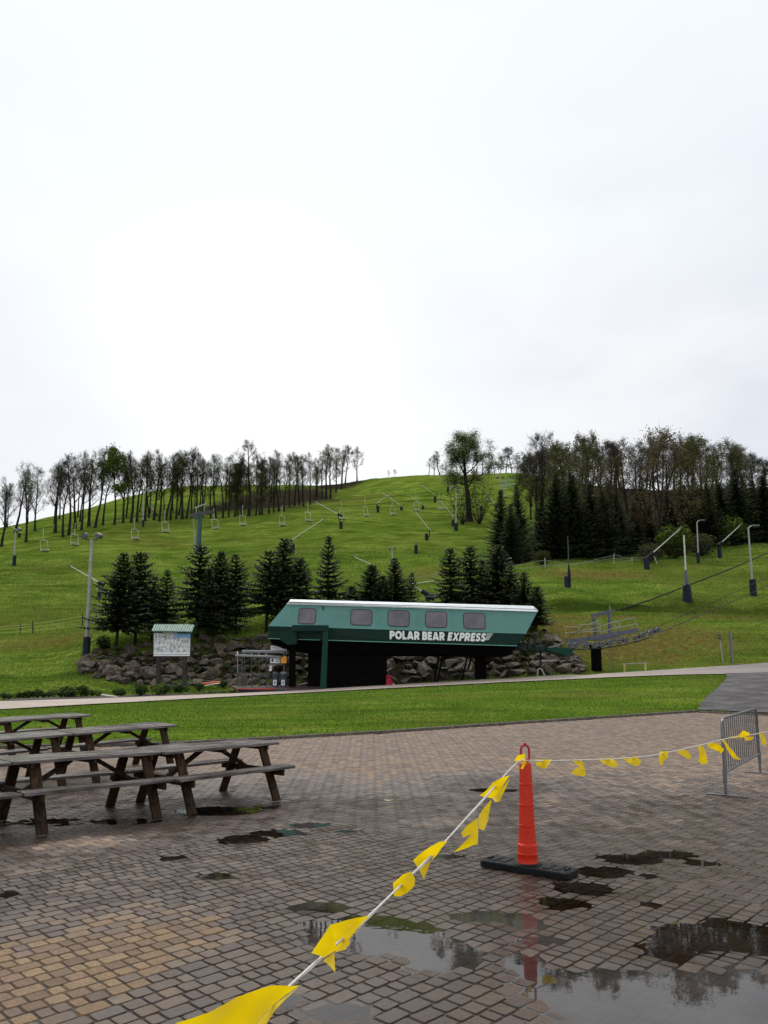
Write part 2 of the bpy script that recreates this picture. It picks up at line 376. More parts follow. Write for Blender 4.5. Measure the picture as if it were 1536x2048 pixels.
# ------------------------------------------------------------------ paving: wetness and hollows
HOLLOW = [  # px, py, rx, ry, depth in mm
 (745, 1864, 130, 38, 11), (640, 1812, 62, 11, 9), (880, 1905, 75, 34, 10), (965, 1830, 75, 13, 8), (1045, 1840, 50, 20, 8), (1060, 1935, 40, 34, 8.5),
 (1230, 1985, 150, 50, 13), (1420, 1995, 130, 55, 13), (1330, 2055, 190, 50, 13), (1140, 1965, 55, 32, 9), (1500, 1950, 80, 30, 7),
 (1400, 1872, 85, 30, 11), (1500, 1872, 80, 36, 12), (1330, 1900, 50, 20, 9),
 (1265, 1716, 70, 12, 9), (1340, 1708, 62, 9, 9), (1400, 1724, 40, 7, 9), (1210, 1742, 60, 12, 9), (1165, 1775, 60, 13, 9), (1120, 1805, 50, 12, 8), (1300, 1752, 30, 6, 6), (1300, 1806, 26, 6, 7.5),
 (490, 1677, 46, 9, 9), (555, 1665, 60, 8, 9), (620, 1648, 55, 7, 9), (700, 1662, 30, 4, 6), (430, 1751, 36, 7, 8.5), (350, 1714, 30, 6, 8), (10, 1786, 26, 8, 8),
 (680, 2020, 60, 22, 8), (540, 1606, 40, 9, 8), (440, 1620, 70, 9, 7), (250, 1640, 90, 8, 6.5), (100, 1640, 90, 10, 6.5), (985, 1577, 40, 6, 8), (560, 1996, 60, 22, 6),
 (880, 1712, 50, 6, 7), (1080, 1880, 60, 12, 6)]
WET = [(350, 1610, 330, 38, .55), (60, 1640, 160, 40, .5), (985, 1572, 110, 22, .7), (590, 1585, 100, 22, .5), (1000, 1690, 260, 40, .3), (600, 1640, 180, 25, .3),
 (190, 1905, 190, 75, -.75), (70, 1975, 160, 80, -.5), (190, 1682, 75, 13, -.95), (400, 1850, 80, 25, -.45), (870, 1645, 75, 9, -.6), (60, 1695, 40, 8, -.7), (1120, 1600, 60, 12, -.35), (1200, 1640, 240, 20, -.15),
 (1260, 1745, 260, 45, .35), (1300, 1950, 360, 110, .3), (780, 1850, 300, 90, .35)]
HB = []; WB = []
for (px, py, rx, ry, d) in HOLLOW:
    c = G(px, py); e = G(px, py - ry); e2 = G(px, py + ry); HB.append((c.x, c.y, rx * c.y / F, (e.y - e2.y) / 2, d / 1000, .14 * (c.x / c.y)))
for (px, py, rx, ry, d) in WET:
    c = G(px, py); e = G(px, py - ry); WB.append((c.x, c.y, rx * c.y / F, e.y - c.y, d))
def gnoise(x, y, sc, seed):
    return np.array([mnoise.noise((a * sc + seed, b * sc, seed * 1.7)) for a, b in zip(x, y)])
def hollow(x, y):
    o = np.zeros(len(x))
    for cx_, cy_, rx, ry, d, sk in HB:
        o = np.maximum(o, d * np.exp(-(((x - cx_) / rx) ** 2 + ((y - cy_) / ry) ** 2) ** 1.5 * .7)) + .0 * o
    return o
def wetness(x, y):
    o = np.clip(1.30 - (y - 6.2) / 6.8, .24, .85)
    for cx_, cy_, rx, ry, a in WB: o = o + a * np.exp(-(((x - cx_) / rx) ** 2 + ((y - cy_) / ry) ** 2))
    return o + np.clip(hollow(x, y) / .008, 0, 1) * .5
TH = R(46.0); CA, SA = math.cos(TH), math.sin(TH)
cor = G(637, 1640); AC = cor.x * CA + cor.y * SA; BC = -cor.x * SA + cor.y * CA
def inpatio(x, y, mrg=.0):
    return (y > .9) & (y < yedge(x) - mrg) & (np.abs(x) < .60 * (y + 4.0))
rng = np.random.default_rng(3)
bricks = []        # a0,b0,a1,b1,kind
b = BC; row = 0
tum = []
while b > -14:
    hgt = .112; a = AC - rng.random() * .0; b0 = b - hgt
    while a > -16:
        ln = rng.choice([.082, .112, .112, .165]); tum.append((a - ln, b0, a, b)); a -= ln
    b = b0
tum = np.array(tum)
lo, hi_ = -36, 46
U = .092; I = np.arange(int(-40 / U), int(48 / U))
hb = []
amin, amax, bmin, bmax = -18, 44, -24, 34
ii = np.arange(int(amin / U), int(amax / U)); jj = np.arange(int(bmin / U), int(bmax / U))
II, JJ = np.meshgrid(ii, jj); mod = (II - JJ) % 4
h1 = mod == 0; v1 = mod == 3
hh = np.stack([II[h1] * U, JJ[h1] * U, (II[h1] + 2) * U, (JJ[h1] + 1) * U], 1)
vv = np.stack([II[v1] * U, JJ[v1] * U, (II[v1] + 1) * U, (JJ[v1] + 2) * U], 1)
her = np.concatenate([hh, vv]); her[:, [0, 2]] += AC % U; her[:, [1, 3]] += BC % U
def cen(q): a = (q[:, 0] + q[:, 2]) / 2; b = (q[:, 1] + q[:, 3]) / 2; return a * CA - b * SA, a * SA + b * CA, a, b
x, y, a, b = cen(tum); tum = tum[inpatio(x, y)]
x, y, a, b = cen(her); her = her[inpatio(x, y, .1) & ~((a < AC) & (b < BC))]
ASPH_L = [G(a, b) for a, b in ((1395, 1424), (1536, 1431), (1750, 1440))]
def paver_mesh(q, gap, rad, nc, bev, tilt, jit, name):
    k = len(q); hx = (q[:, 2] - q[:, 0]) / 2 - gap; hy = (q[:, 3] - q[:, 1]) / 2 - gap; ca = (q[:, 0] + q[:, 2]) / 2; cb = (q[:, 1] + q[:, 3]) / 2
    ang = rng.normal(0, jit, k)
    def ring(inset, r):
        pts = []
        for (sx, sy, st_) in ((1, 1, 0), (-1, 1, 90), (-1, -1, 180), (1, -1, 270)):
            for i in range(nc):
                th = math.radians(st_ + (90 * i / (nc - 1) if nc > 1 else 45)); rr = r * (1 + rng.normal(0, .25, k)) if nc > 1 else np.zeros(k)
                pts.append((sx * (hx - inset - rr) + rr * math.cos(th), sy * (hy - inset - rr) + rr * math.sin(th)))
        return np.array(pts)          # n,2,k
    o = ring(0, rad); t = o.copy(); sc = 1 - bev / np.minimum(hx, hy)
    t = o * sc[None, None, :]
    allp = np.concatenate([t, o]); m_ = len(t)
    ax = allp[:, 0] * np.cos(ang) - allp[:, 1] * np.sin(ang) + ca; bx = allp[:, 0] * np.sin(ang) + allp[:, 1] * np.cos(ang) + cb
    X = ax * CA - bx * SA; Y = ax * SA + bx * CA
    xc = ca * CA - cb * SA; yc = ca * SA + cb * CA
    d = hollow(xc, yc); gx = (hollow(xc + .05, yc) - d) / .05; gy = (hollow(xc, yc + .05) - d) / .05
    tx = rng.normal(0, tilt, k) - gx; ty = rng.normal(0, tilt, k) - gy
    zc = zp(xc, yc) - d + rng.normal(0, .0009, k)
    Z = zc + tx * (X - xc) + ty * (Y - yc) + .0545 * ((yc > 10.5) * (Y - yc))
    Z[m_:] -= bev * 1.3 + (.006 if nc > 1 else .003)
    V = np.stack([X, Y, Z], 2).transpose(1, 0, 2).reshape(-1, 3)
    base = (np.arange(k) * 2 * m_)[:, None]
    wv = np.repeat(wetness(xc, yc), 2 * m_); tv = np.repeat(rng.random(k), 2 * m_)
    me = bpy.data.meshes.new(name); me.vertices.add(len(V)); me.vertices.foreach_set('co', V.astype(np.float32).ravel())
    top = (base + np.arange(m_)[None]).ravel()
    i0 = np.arange(m_); i1 = (i0 + 1) % m_
    side = (base[:, :, None] + np.stack([i0, i0 + m_, i1 + m_, i1], 1)[None]).reshape(-1, 4)
    li = np.concatenate([top, side.ravel()]).astype(np.int32)
    me.loops.add(len(li)); me.loops.foreach_set('vertex_index', li)
    tot = np.concatenate([np.full(k, m_), np.full(len(side), 4)]).astype(np.int32); stt = np.concatenate([[0], np.cumsum(tot)[:-1]]).astype(np.int32)
    me.polygons.add(len(tot)); me.polygons.foreach_set('loop_start', stt); me.polygons.foreach_set('loop_total', tot)
    me.polygons.foreach_set('use_smooth', np.zeros(len(tot), bool)); me.update(calc_edges=True)
    for nm, ar in (('wet', wv), ('tint', tv)):
        at_ = me.attributes.new(nm, 'FLOAT', 'POINT'); at_.data.foreach_set('value', ar.astype(np.float32))
    ob = bpy.data.objects.new(name, me); COL.objects.link(ob); return ob
def paver_mat(name, cols):
    m, nt, bs = nodes(name); v = wpos(nt); t = attr(nt, 'tint'); wt = attr(nt, 'wet')
    base = ramp(nt, t, [(.0, cols[0]), (.33, cols[1]), (.66, cols[2]), (1.0, cols[3])])
    g = noise(nt, v, 160, 3, .7)
    base = mix(nt, ramp(nt, g, [(.34, .8), (.54, 0)]), base, (.03, .022, .016))
    base = mix(nt, ramp(nt, noise(nt, v, 310, 2, .5), [(.64, 0), (.72, .85)]), base, (.50, .42, .32))
    base = mix(nt, ramp(nt, noise(nt, v, 22, 4, .7), [(.35, .35), (.6, 0)]), base, (.06, .045, .035))
    wn = math_(nt, 'ADD', wt, math_(nt, 'MULTIPLY', math_(nt, 'SUBTRACT', noise(nt, v, 1.5, 5, .6), .5), 1.1))
    wn = math_(nt, 'ADD', wn, math_(nt, 'MULTIPLY', math_(nt, 'SUBTRACT', t, .5), .35))
    wm = ramp(nt, wn, [(.30, 0), (.52, .7), (.85, 1.0)])
    dark = mix(nt, 1.0, base, (.24, .187, .160), 'MULTIPLY')
    L(nt, mix(nt, wm, base, dark), bs.inputs['Base Color'])
    film = ramp(nt, noise(nt, v, 3.2, 5, .65), [(.38, .46), (.62, .21)])
    rw = math_(nt, 'ADD', film, math_(nt, 'MULTIPLY', math_(nt, 'SUBTRACT', g, .5), .25))
    x = nt.nodes.new('ShaderNodeMix'); L(nt, wm, x.inputs[0]); x.inputs[2].default_value = .86; L(nt, rw, x.inputs[3]); L(nt, x.outputs[0], bs.inputs['Roughness'])
    bs.inputs['Specular IOR Level'].default_value = .42
    bump(nt, bs, math_(nt, 'ADD', g, math_(nt, 'MULTIPLY', noise(nt, v, 45, 3, .6), 1.2)), .45, .0035)
    return m
M_COB = paver_mat('cobble', [(.20, .122, .062), (.28, .185, .098), (.135, .082, .048), (.225, .135, .084)])
M_HER = paver_mat('herringbone_brick', [(.205, .140, .102), (.30, .215, .150), (.15, .098, .075), (.235, .155, .120)])
o1 = paver_mesh(tum, .0026, .015, 4, .0055, .007, .012, 'cobble_paving'); o1.data.materials.append(M_COB); tag(o1, kind='structure')
o2 = paver_mesh(her, .0016, .001, 1, .004, .004, .004, 'brick_paving'); o2.data.materials.append(M_HER); tag(o2, kind='structure')

# fine bed under the near paving, following the hollows
gx_ = np.arange(-8.4, 8.5, .12); gy_ = np.arange(.9, 12.0, .12)
BX, BY = np.meshgrid(gx_, gy_); bx, by = BX.ravel(), BY.ravel(); bz = zp(bx, by) - hollow(bx, by) - .0085
nb = len(gx_); f0 = np.arange((len(gy_) - 1) * nb).reshape(-1, nb)[:, :-1].ravel()
tag(fast_mesh('joint_sand', np.stack([bx, by, bz], 1), np.stack([f0, f0 + 1, f0 + nb + 1, f0 + nb], 1), M_SAND, None, True), kind='structure')

# puddles: level water standing in the hollows
def water_mat(name, tint, m0, m1):
  m = bpy.data.materials.new(name); m.use_nodes = True; nt = m.node_tree; nt.nodes.clear()
  out = nt.nodes.new('ShaderNodeOutputMaterial'); gl = nt.nodes.new('ShaderNodeBsdfGlossy'); gl.inputs['Roughness'].default_value = .012
  tr = nt.nodes.new('ShaderNodeBsdfTransparent'); tr.inputs[0].default_value = (*tint, 1)
  df = nt.nodes.new('ShaderNodeBsdfDiffuse'); df.inputs[0].default_value = (.27, .262, .262, 1)  # grey murk, its tone lightened to stand in for sky reflection
  fr = N(nt, 'ShaderNodeFresnel', IOR=1.52); v = wpos(nt)
  bp = N(nt, 'ShaderNodeBump', Strength=.06, Distance=.004); L(nt, noise(nt, v, 9, 2, .5), bp.inputs['Height'])
  L(nt, bp.outputs[0], gl.inputs['Normal']); L(nt, bp.outputs[0], fr.inputs['Normal'])
  murk = nt.nodes.new('ShaderNodeMixShader'); L(nt, ramp(nt, noise(nt, v, 1.1, 3, .5), [(.35, m0), (.66, m1)]), murk.inputs[0]); L(nt, tr.outputs[0], murk.inputs[1]); L(nt, df.outputs[0], murk.inputs[2])
  mx = nt.nodes.new('ShaderNodeMixShader'); L(nt, fr.outputs[0], mx.inputs[0]); L(nt, murk.outputs[0], mx.inputs[1]); L(nt, gl.outputs[0], mx.inputs[2]); L(nt, mx.outputs[0], out.inputs[0])
  return m
M_WATER = water_mat('puddle_water', (.64, .57, .48), 0.0, .04); M_MURKY = water_mat('murk_sheen_water', (.74, .70, .64), .02, .15)
grp = [(0, 1, 2, 3, 4, 5, 37), (6, 7, 8, 9, 10), (11, 12, 13), (14, 15, 16, 17, 18, 19, 20), (21,), (22, 23, 24, 25), (26,), (27,), (28,), (29, 35), (30, 31), (32, 33), (34,), (36,)]
for gi, ids in enumerate(grp):
    ids = [i for i in ids if i < len(HB)]
    x0 = min(HB[i][0] - HB[i][2] * 1.5 for i in ids); x1 = max(HB[i][0] + HB[i][2] * 1.5 for i in ids)
    y0 = min(HB[i][1] - HB[i][3] * 1.6 for i in ids); y1 = max(HB[i][1] + HB[i][3] * 1.6 for i in ids)
    stp = .03; X_, Y_ = np.meshgrid(np.arange(x0, x1, stp), np.arange(max(y0, 1.0), y1, stp)); xx, yy = X_.ravel(), Y_.ravel()
    hv = np.zeros(len(xx))
    for i in ids:
        c = HB[i]; hv = np.maximum(hv, c[4] * np.exp(-(((xx - c[0]) / c[2]) ** 2 + ((yy - c[1]) / c[3]) ** 2) ** 1.5 * .7))
    lev = float(zp(0, np.mean([HB[i][1] for i in ids]))) - .0052
    k = X_.shape[1]; f0 = np.arange((X_.shape[0] - 1) * k).reshape(-1, k)[:, :-1].ravel(); fc = np.stack([f0, f0 + 1, f0 + k + 1, f0 + k], 1)
    keep = (hv[fc].max(1) > .0022); fc = fc[keep]
    if not len(fc): continue
    u, inv = np.unique(fc.ravel(), return_inverse=True)
    tag(fast_mesh('puddle', np.stack([xx[u], yy[u], np.full(len(u), lev)], 1), inv.reshape(-1, 4), M_MURKY if gi in (0, 1, 6, 13) else M_WATER, None, True), kind='structure')

# ------------------------------------------------------------------ road, asphalt, kerb, flower bed
def sheet(name, curveA, curveB, n, mseg, lift, mat):
    A_ = np.array([tuple(p) for p in curveA]); B_ = np.array([tuple(p) for p in curveB])
    def res(Q, n):
        d = np.concatenate([[0], np.cumsum(np.linalg.norm(np.diff(Q[:, :2], axis=0), axis=1))]); t = np.linspace(0, d[-1], n)
        return np.stack([np.interp(t, d, Q[:, 0]), np.interp(t, d, Q[:, 1])], 1)
    a, b = res(A_, n), res(B_, n); fr_ = np.linspace(0, 1, mseg)[:, None, None]
    g = a[None] * (1 - fr_) + b[None] * fr_; X, Y = g[..., 0].ravel(), g[..., 1].ravel()
    Z = ground(X, Y) + lift
    f0 = np.arange((mseg - 1) * n).reshape(-1, n)[:, :-1].ravel()
    return tag(fast_mesh(name, np.stack([X, Y, Z], 1), np.stack([f0, f0 + 1, f0 + n + 1, f0 + n], 1), mat, None, True), kind='structure')
m, nt, bs = nodes('gravel_road'); v = wpos(nt)
c = ramp(nt, noise(nt, v, 1.2, 6, .75, (.35, 1, 1)), [(.3, (.26, .20, .165)), (.5, (.42, .34, .29)), (.7, (.56, .48, .43))])
c = mix(nt, ramp(nt, noise(nt, v, 14, 4, .8), [(.4, .6), (.6, 0)]), c, (.16, .125, .10))
sx_ = nt.nodes.new('ShaderNodeSeparateXYZ'); L(nt, v, sx_.inputs[0]); rmp = nt.nodes.new('ShaderNodeMapRange'); rmp.inputs[1].default_value = 9; rmp.inputs[2].default_value = 21; L(nt, sx_.outputs[0], rmp.inputs[0]); c = mix(nt, math_(nt, 'MULTIPLY', rmp.outputs[0], ramp(nt, noise(nt, v, .8, 4, .6, (.3, 1, 1)), [(.3, 1.0), (.7, .7)])), c, (.13, .11, .108))
L(nt, c, bs.inputs['Base Color']); bs.inputs['Roughness'].default_value = .8; bump(nt, bs, noise(nt, v, 18, 4, .7), .5, .03); M_ROAD = m
m, nt, bs = nodes('worn_asphalt'); v = wpos(nt)
c = ramp(nt, noise(nt, v, .9, 6, .7, (.6, 1.4, 1)), [(.3, (.026, .022, .025)), (.5, (.055, .048, .050)), (.72, (.11, .096, .094))])
c = mix(nt, ramp(nt, noise(nt, v, 2.4, 5, .75, (.3, 1.8, 1)), [(.60, 0), (.68, .8)]), c, (.26, .235, .22))
c = mix(nt, ramp(nt, noise(nt, v, 16, 4, .8), [(.35, .6), (.55, 0)]), c, (.03, .027, .028))
L(nt, c, bs.inputs['Base Color']); L(nt, ramp(nt, noise(nt, v, 1.2, 3), [(.35, .6), (.6, .9)]), bs.inputs['Roughness']); bs.inputs['Specular IOR Level'].default_value = .25; bump(nt, bs, noise(nt, v, 25, 4, .7), .4, .02); M_ASPH = m
sheet('gravel_road', roadN, roadF, 160, 9, .05, M_ROAD)
AL = [G(1395, 1424)] + [hit(a, b, 20) for a, b in ((1401, 1411), (1415, 1396), (1436, 1378), (1450, 1364), (1454, 1356), (1450, 1349))]
AR = [G(1800, 1442)] + [hit(1800, b, 20) for b in (1425, 1410, 1390, 1370, 1355, 1345)]
sheet('asphalt_apron', AL, AR, 40, 30, .075, M_ASPH)
kb = MB(); k0 = None
M_KERB = surf('kerb_concrete', (.17, .14, .11), (.05, .04, .032), .8, scale=5, bmp=.4)
ke = [G(a, b) for a, b in ((-300, 1499), (0, 1497), (200, 1493), (350, 1489), (450, 1484), (560, 1478), (665, 1472), (770, 1466), (885, 1458), (1000, 1450), (1100, 1443.5), (1200, 1437), (1300, 1430.5), (1395, 1424))]
for a, b_ in zip(ke[:-1], ke[1:]):
    n_ = max(1, int((b_ - a).length / 1.0))
    for i in range(n_):
        p = a.lerp(b_, i / n_); q = a.lerp(b_, (i + 1) / n_ - .008)
        kb.bar(p + Vector((0, .02, .015)), q + Vector((0, .02, .015)), .11, .11, bev=.012)
tag(kb.build('kerb', M_KERB), kind='structure')
kb = MB()
a, b_ = G(1397, 1425), G(1760, 1441)
for i in range(12):
    kb.bar(a.lerp(b_, i / 12) + Vector((0, 0, .0)), a.lerp(b_, (i + 1) / 12 - .001) + Vector((0, 0, .0)), .14, .10, bev=.012)
tag(kb.build('kerb', M_KERB), kind='structure')

# ------------------------------------------------------------------ grass blades
m, nt, bs = nodes('grass_blade'); t = attr(nt, 'tint')
L(nt, ramp(nt, t, [(0, (.030, .070, .006)), (.4, (.115, .220, .018)), (.75, (.215, .320, .036)), (.93, (.30, .30, .065)), (1, (.24, .19, .07))]), bs.inputs['Base Color'])
bs.inputs['Roughness'].default_value = .6; bs.inputs['Specular IOR Level'].default_value = .25; M_BLADE = m
def blades(name, x, y, z, hgt, wid, tint):
    k = len(x); an = rng.random(k) * math.pi; le = rng.normal(0, .35, (k, 2)) * hgt[:, None]
    dx, dy = np.cos(an) * wid, np.sin(an) * wid
    V = np.stack([np.stack([x - dx, y - dy, z - .02], 1), np.stack([x + dx, y + dy, z - .02], 1), np.stack([x + le[:, 0], y + le[:, 1], z + hgt], 1)], 1).reshape(-1, 3)
    return tag(fast_mesh(name, V, np.arange(3 * k).reshape(-1, 3), M_BLADE, {'tint': np.repeat(tint, 3)}), kind='stuff')
k = 150000; xx = rng.uniform(-20, 24, k); yy = 15 + 23 * rng.random(k) ** .8
ok = (yy > yedge(xx) + .05) & (yy < np.interp(xx, [p.x for p in roadN], [p.y for p in roadN]) - .05) & (np.abs(xx) < .56 * yy + 1)
ax_ = np.interp(yy, [p.y for p in AL], [p.x for p in AL]); ok &= (xx < ax_ - .1)
xx, yy = xx[ok], yy[ok]; zz = ground(xx, yy); tn = np.clip(.42 + rng.normal(0, .27, len(xx)) + blobs(xx, yy, [(1160, 1388, 130, 7, .45), (900, 1392, 90, 4, .45), (500, 1430, 120, 10, .25), (1290, 1425, 70, 6, .35), (1420, 1375, 40, 14, .4), (700, 1408, 80, 5, .25)]), 0, 1)
blades('grass_blades', xx, yy, zz, rng.uniform(.025, .075, len(xx)), rng.uniform(.008, .02, len(xx)), tn)
k = 9000; xx = rng.uniform(-9, 11.2, k); yy = yedge(xx) + rng.uniform(.0, .16, k); zz = zp(xx, yy)
blades('grass_edge', xx, yy, zz, rng.uniform(.04, .12, k), rng.uniform(.008, .018, k), np.clip(.42 + rng.normal(0, .25, k), 0, 1))
k = 170000; yy = np.exp(rng.uniform(math.log(37), math.log(115), k)); xx = yy * rng.uniform(-.57, .57, k)
ok = yy > np.interp(xx, [p.x for p in roadF], [p.y for p in roadF]) + .2
xx, yy = xx[ok], yy[ok]; zz = ground(xx, yy)
db = blobs(xx, yy, [(1230, 1290, 150, 42, .55), (1400, 1275, 110, 28, .42), (1160, 1148, 70, 10, .5), (1240, 1150, 70, 8, .4), (1130, 1262, 60, 26, .4), (1300, 1232, 200, 2.2, .3), (60, 1285, 90, 20, .3), (1340, 1322, 60, 8, .5), (850, 1146, 50, 14, .4), (1480, 1330, 60, 6, .5)]) - blobs(xx, yy, [(x_, y_, 60, 9, .45) for x_, y_ in ((1110, 1213), (1180, 1214), (1250, 1218), (1330, 1220), (1400, 1220), (1470, 1221), (1536, 1223), (1610, 1226))])
blades('grass_tufts', xx, yy, zz, rng.uniform(.04, .13, len(xx)) * (yy / 55) ** .7, rng.uniform(.012, .04, len(xx)) * (yy / 55) ** .8, np.clip(.36 + rng.normal(0, .2, len(xx)) + db, 0, 1))
# ------------------------------------------------------------------ materials for the built things
M_WOODTOP = None
def wood_mat(name, dark, light, wet, rough, sc=1.0, st=(.12, 1.6, 1.6), spec=.5):
    m, nt, bs = nodes(name); v = coord(nt)
    g = noise(nt, v, 9 * sc, 6, .7, st)
    g2 = noise(nt, v, 40 * sc, 3, .6, tuple(q * .7 for q in st))
    c = ramp(nt, g, [(.3, dark), (.52, tuple((a + b) / 2 for a, b in zip(dark, light))), (.72, light)])
    c = mix(nt, ramp(nt, g2, [(.35, .6), (.55, 0)]), c, tuple(q * .3 for q in dark)); L(nt, c, bs.inputs['Base Color'])
    L(nt, ramp(nt, noise(nt, v, 3 * sc, 4, .6, (.4, 1, 1)), [(.35, max(.05, rough - .15)), (.65, rough + .12)]), bs.inputs['Roughness'])
    bs.inputs['Specular IOR Level'].default_value = spec; bump(nt, bs, math_(nt, 'ADD', g, g2), .45, .006); return m
M_TOP = wood_mat('weathered_sheen_board', (.012, .009, .009), (.32, .27, .26), 1, .22)  # weathered grain; pale streaks also paint in the wet sky sheen
M_LEG = wood_mat('brown_timber', (.008, .0045, .003), (.078, .042, .020), 0, .7, st=(1.6, 1.6, .14), spec=.12)
M_BOLT = surf('bolt_steel', (.3, .3, .3), rough=.4, metal=1)

# ------------------------------------------------------------------ picnic tables
def make_table(label):
    t = thing('picnic_table', label, 'picnic table', (0, 0, 0), 'weathered picnic tables on the wet paving')
    b = MB()
    for i in range(5):
        b.box((random.uniform(-.008, .008), (i - 2) * .148, .745 + random.uniform(-.002, .002)), (1.81 + random.uniform(-.015, .015), .139, .038), bev=.005)
    b.build('tabletop', M_TOP, t)
    for sy in (-1, 1):
        b = MB(); b.box((0, sy * .655, .445), (1.81, .125, .038), bev=.005); b.box((.004, sy * .525, .446), (1.80, .125, .038), bev=.005); b.build('seat', M_TOP, t)
    for sx in (-1, 1):
        x = sx * .665
        b = MB(); b.box((x + sx * .043, 0, .705), (.038, .70, .085), bev=.004); b.box((x + sx * .043, 0, .383), (.038, 1.40, .085), bev=.004)
        b.build('crossbeam', M_LEG, t)
        for sy in (-1, 1):
            b = MB(); a_ = Vector((x, sy * .27, .722)); f_ = Vector((x, sy * .62, 0.0)); d = (f_ - a_).normalized()
            b.bar(a_, f_ - d * .0, .045, .118, up=(1, 0, 0), bev=.004); b.v = [(q[0], q[1], max(q[2], 0.0)) for q in b.v]
            leg = b.build('leg', M_LEG, t)
            for zz in (.70, .385):
                bb = MB(); yy = sy * (.27 + (.722 - zz) * .485); bb.lathe([(.012, 0), (.012, .008), (.006, .012)], (x + sx * .062, yy, zz), 8, Matrix.Rotation(R(90) * sx, 3, 'Y'))
                bb.build('bolt', M_BOLT, leg)
        b = MB(); b.bar((sx * .645, 0, .40), (sx * .14, 0, .70), .04, .085, up=(0, 1, 0), bev=.004); b.build('diagonal_brace', M_LEG, t)
    b = MB(); b.box((0, 0, .705), (.038, .70, .06), bev=.004); b.build('batten', M_LEG, t)
    return t
fl = [G(392, 1630), G(548, 1604)]; axA = (fl[1] - fl[0]); axA.z = 0; axA.normalize(); nrmA = Vector((-axA.y, axA.x, 0))
ctrA = (fl[0] + fl[1]) / 2 + nrmA * .62
fb = [G(88, 1671), G(312, 1639)]; axB = (fb[1] - fb[0]); axB.z = 0; axB.normalize(); ctrB = (fb[0] + fb[1]) / 2 + Vector((-axB.y, axB.x, 0)) * .62
def corner_place(px, py, ax, hgt=.764):
    # the table whose near right top corner shows at px,py
    lo, hi = 5.0, 40.0
    for _ in range(40):
        m_ = (lo + hi) / 2; p = P(px, py, m_)
        if p.z > float(zp(p.x, p.y)) + hgt: lo = m_
        else: hi = m_
    p = P(px, py, lo); nr = Vector((-ax.y, ax.x, 0)); return Vector((p.x, p.y, 0)) - ax * .905 + nr * .365
t0 = make_table('front-row picnic table at the right end, nearest the orange tube')
ax2 = (axA * .8 + axB * .2).normalized()
E_ = corner_place(357, 1449, ax2); Fc = corner_place(185, 1429.5, ax2)
spots = [(ctrA, axA, None), (ctrB, axB, 'middle picnic table of the front row, whose near bench is closest to the viewer'),
         (ctrB - axB * 1.84, axB, 'front-row picnic table cut off by the left edge of the photo'),
         (E_, ax2, 'right-hand picnic table of the second row, behind the front row'),
         (E_ - ax2 * 1.84 + Vector((0, -.05, 0)), ax2, 'left-hand picnic table of the second row, cut off by the left edge'),
         (Fc, ax2, 'rearmost picnic table, standing nearest the lawn'),
         ]
index_kids()
for i, (c, ax, lab) in enumerate(spots):
    o = t0 if i == 0 else copy_tree(t0)
    if lab: o['label'] = lab
    z0 = float(zp(c.x, c.y)); o.location = (c.x, c.y, z0 + .004); nr = Vector((-ax.y, ax.x, 0))
    ez = Vector((0, 0, 1)); sl_ = .0545 if c.y > 10.5 else (.02 if c.y > 9.6 else 0); ez = Vector((0, -sl_, 1)).normalized(); ex = (ax - ez * ax.dot(ez)).normalized(); ey = ez.cross(ex)
    o.rotation_euler = Matrix((ex, ey, ez)).transposed().to_euler()

# ------------------------------------------------------------------ orange delineator on its black foot
m, nt, bs = nodes('orange_plastic'); v = coord(nt)
oc = ramp(nt, noise(nt, v, 8, 5, .7), [(.3, (.50, .019, .005)), (.7, (.68, .034, .008))]); oc = mix(nt, ramp(nt, noise(nt, v, 11, 6, .8, (1, 1, 2.2)), [(.60, 0), (.70, .55)]), oc, (.16, .02, .012)); oc = mix(nt, ramp(nt, noise(nt, v, 17, 5, .8, (2, 2, .5)), [(.66, 0), (.72, .5)]), oc, (.72, .20, .14)); L(nt, oc, bs.inputs['Base Color']); bs.inputs['Roughness'].default_value = .42; bs.inputs['Specular IOR Level'].default_value = .35
bump(nt, bs, noise(nt, v, 60, 3), .08, .003); M_ORANGE = m
M_RED = surf('red_plastic', (.42, .012, .02), (.28, .008, .012), .45, scale=9, bmp=.05)
M_RUBBER = surf('black_rubber', (.004, .005, .006), (.010, .011, .012), .6, scale=12, bmp=.5, bscale=90, dist=.004, spec=.15)
cpos = G(1056, 1741); cpos.z = 0
D_ = cpos.y; mp_ = D_ / F
dl = thing('traffic_delineator', 'tall orange tube marker with looped handle on a black rubber foot', 'traffic marker', cpos)
def rz(row): return CH - (row - HZ) * mp_ * 1.0
b = MB(); zr = lambda row: max(.0, (1741 - row) * (1.07 / (1741 - 1487.0)))
prof = [(.092, .035), (.092, zr(1727)), (.089, zr(1726)), (.086, zr(1709)), (.0885, zr(1708)), (.0885, zr(1705)), (.085, zr(1704)), (.083, zr(1692)), (.0865, zr(1691)), (.084, zr(1687)), (.0755, zr(1685.5)),
        (.0685, zr(1652)), (.0715, zr(1651)), (.0715, zr(1648.5)), (.0675, zr(1648)), (.0625, zr(1611)), (.0655, zr(1610)), (.0655, zr(1607.5)), (.0615, zr(1607)), (.0565, zr(1570)), (.0595, zr(1569)), (.0595, zr(1566.5)), (.0555, zr(1566)), (.052, zr(1529)), (.049, zr(1526)), (.030, zr(1523)), (.022, zr(1521)), (.022, zr(1516))]
b.lathe(prof, cpos, 40); tube_ = b.build('tube', M_ORANGE, dl, smooth=True)
b = MB(); zt, zb_ = zr(1489), zr(1517); hw = .036
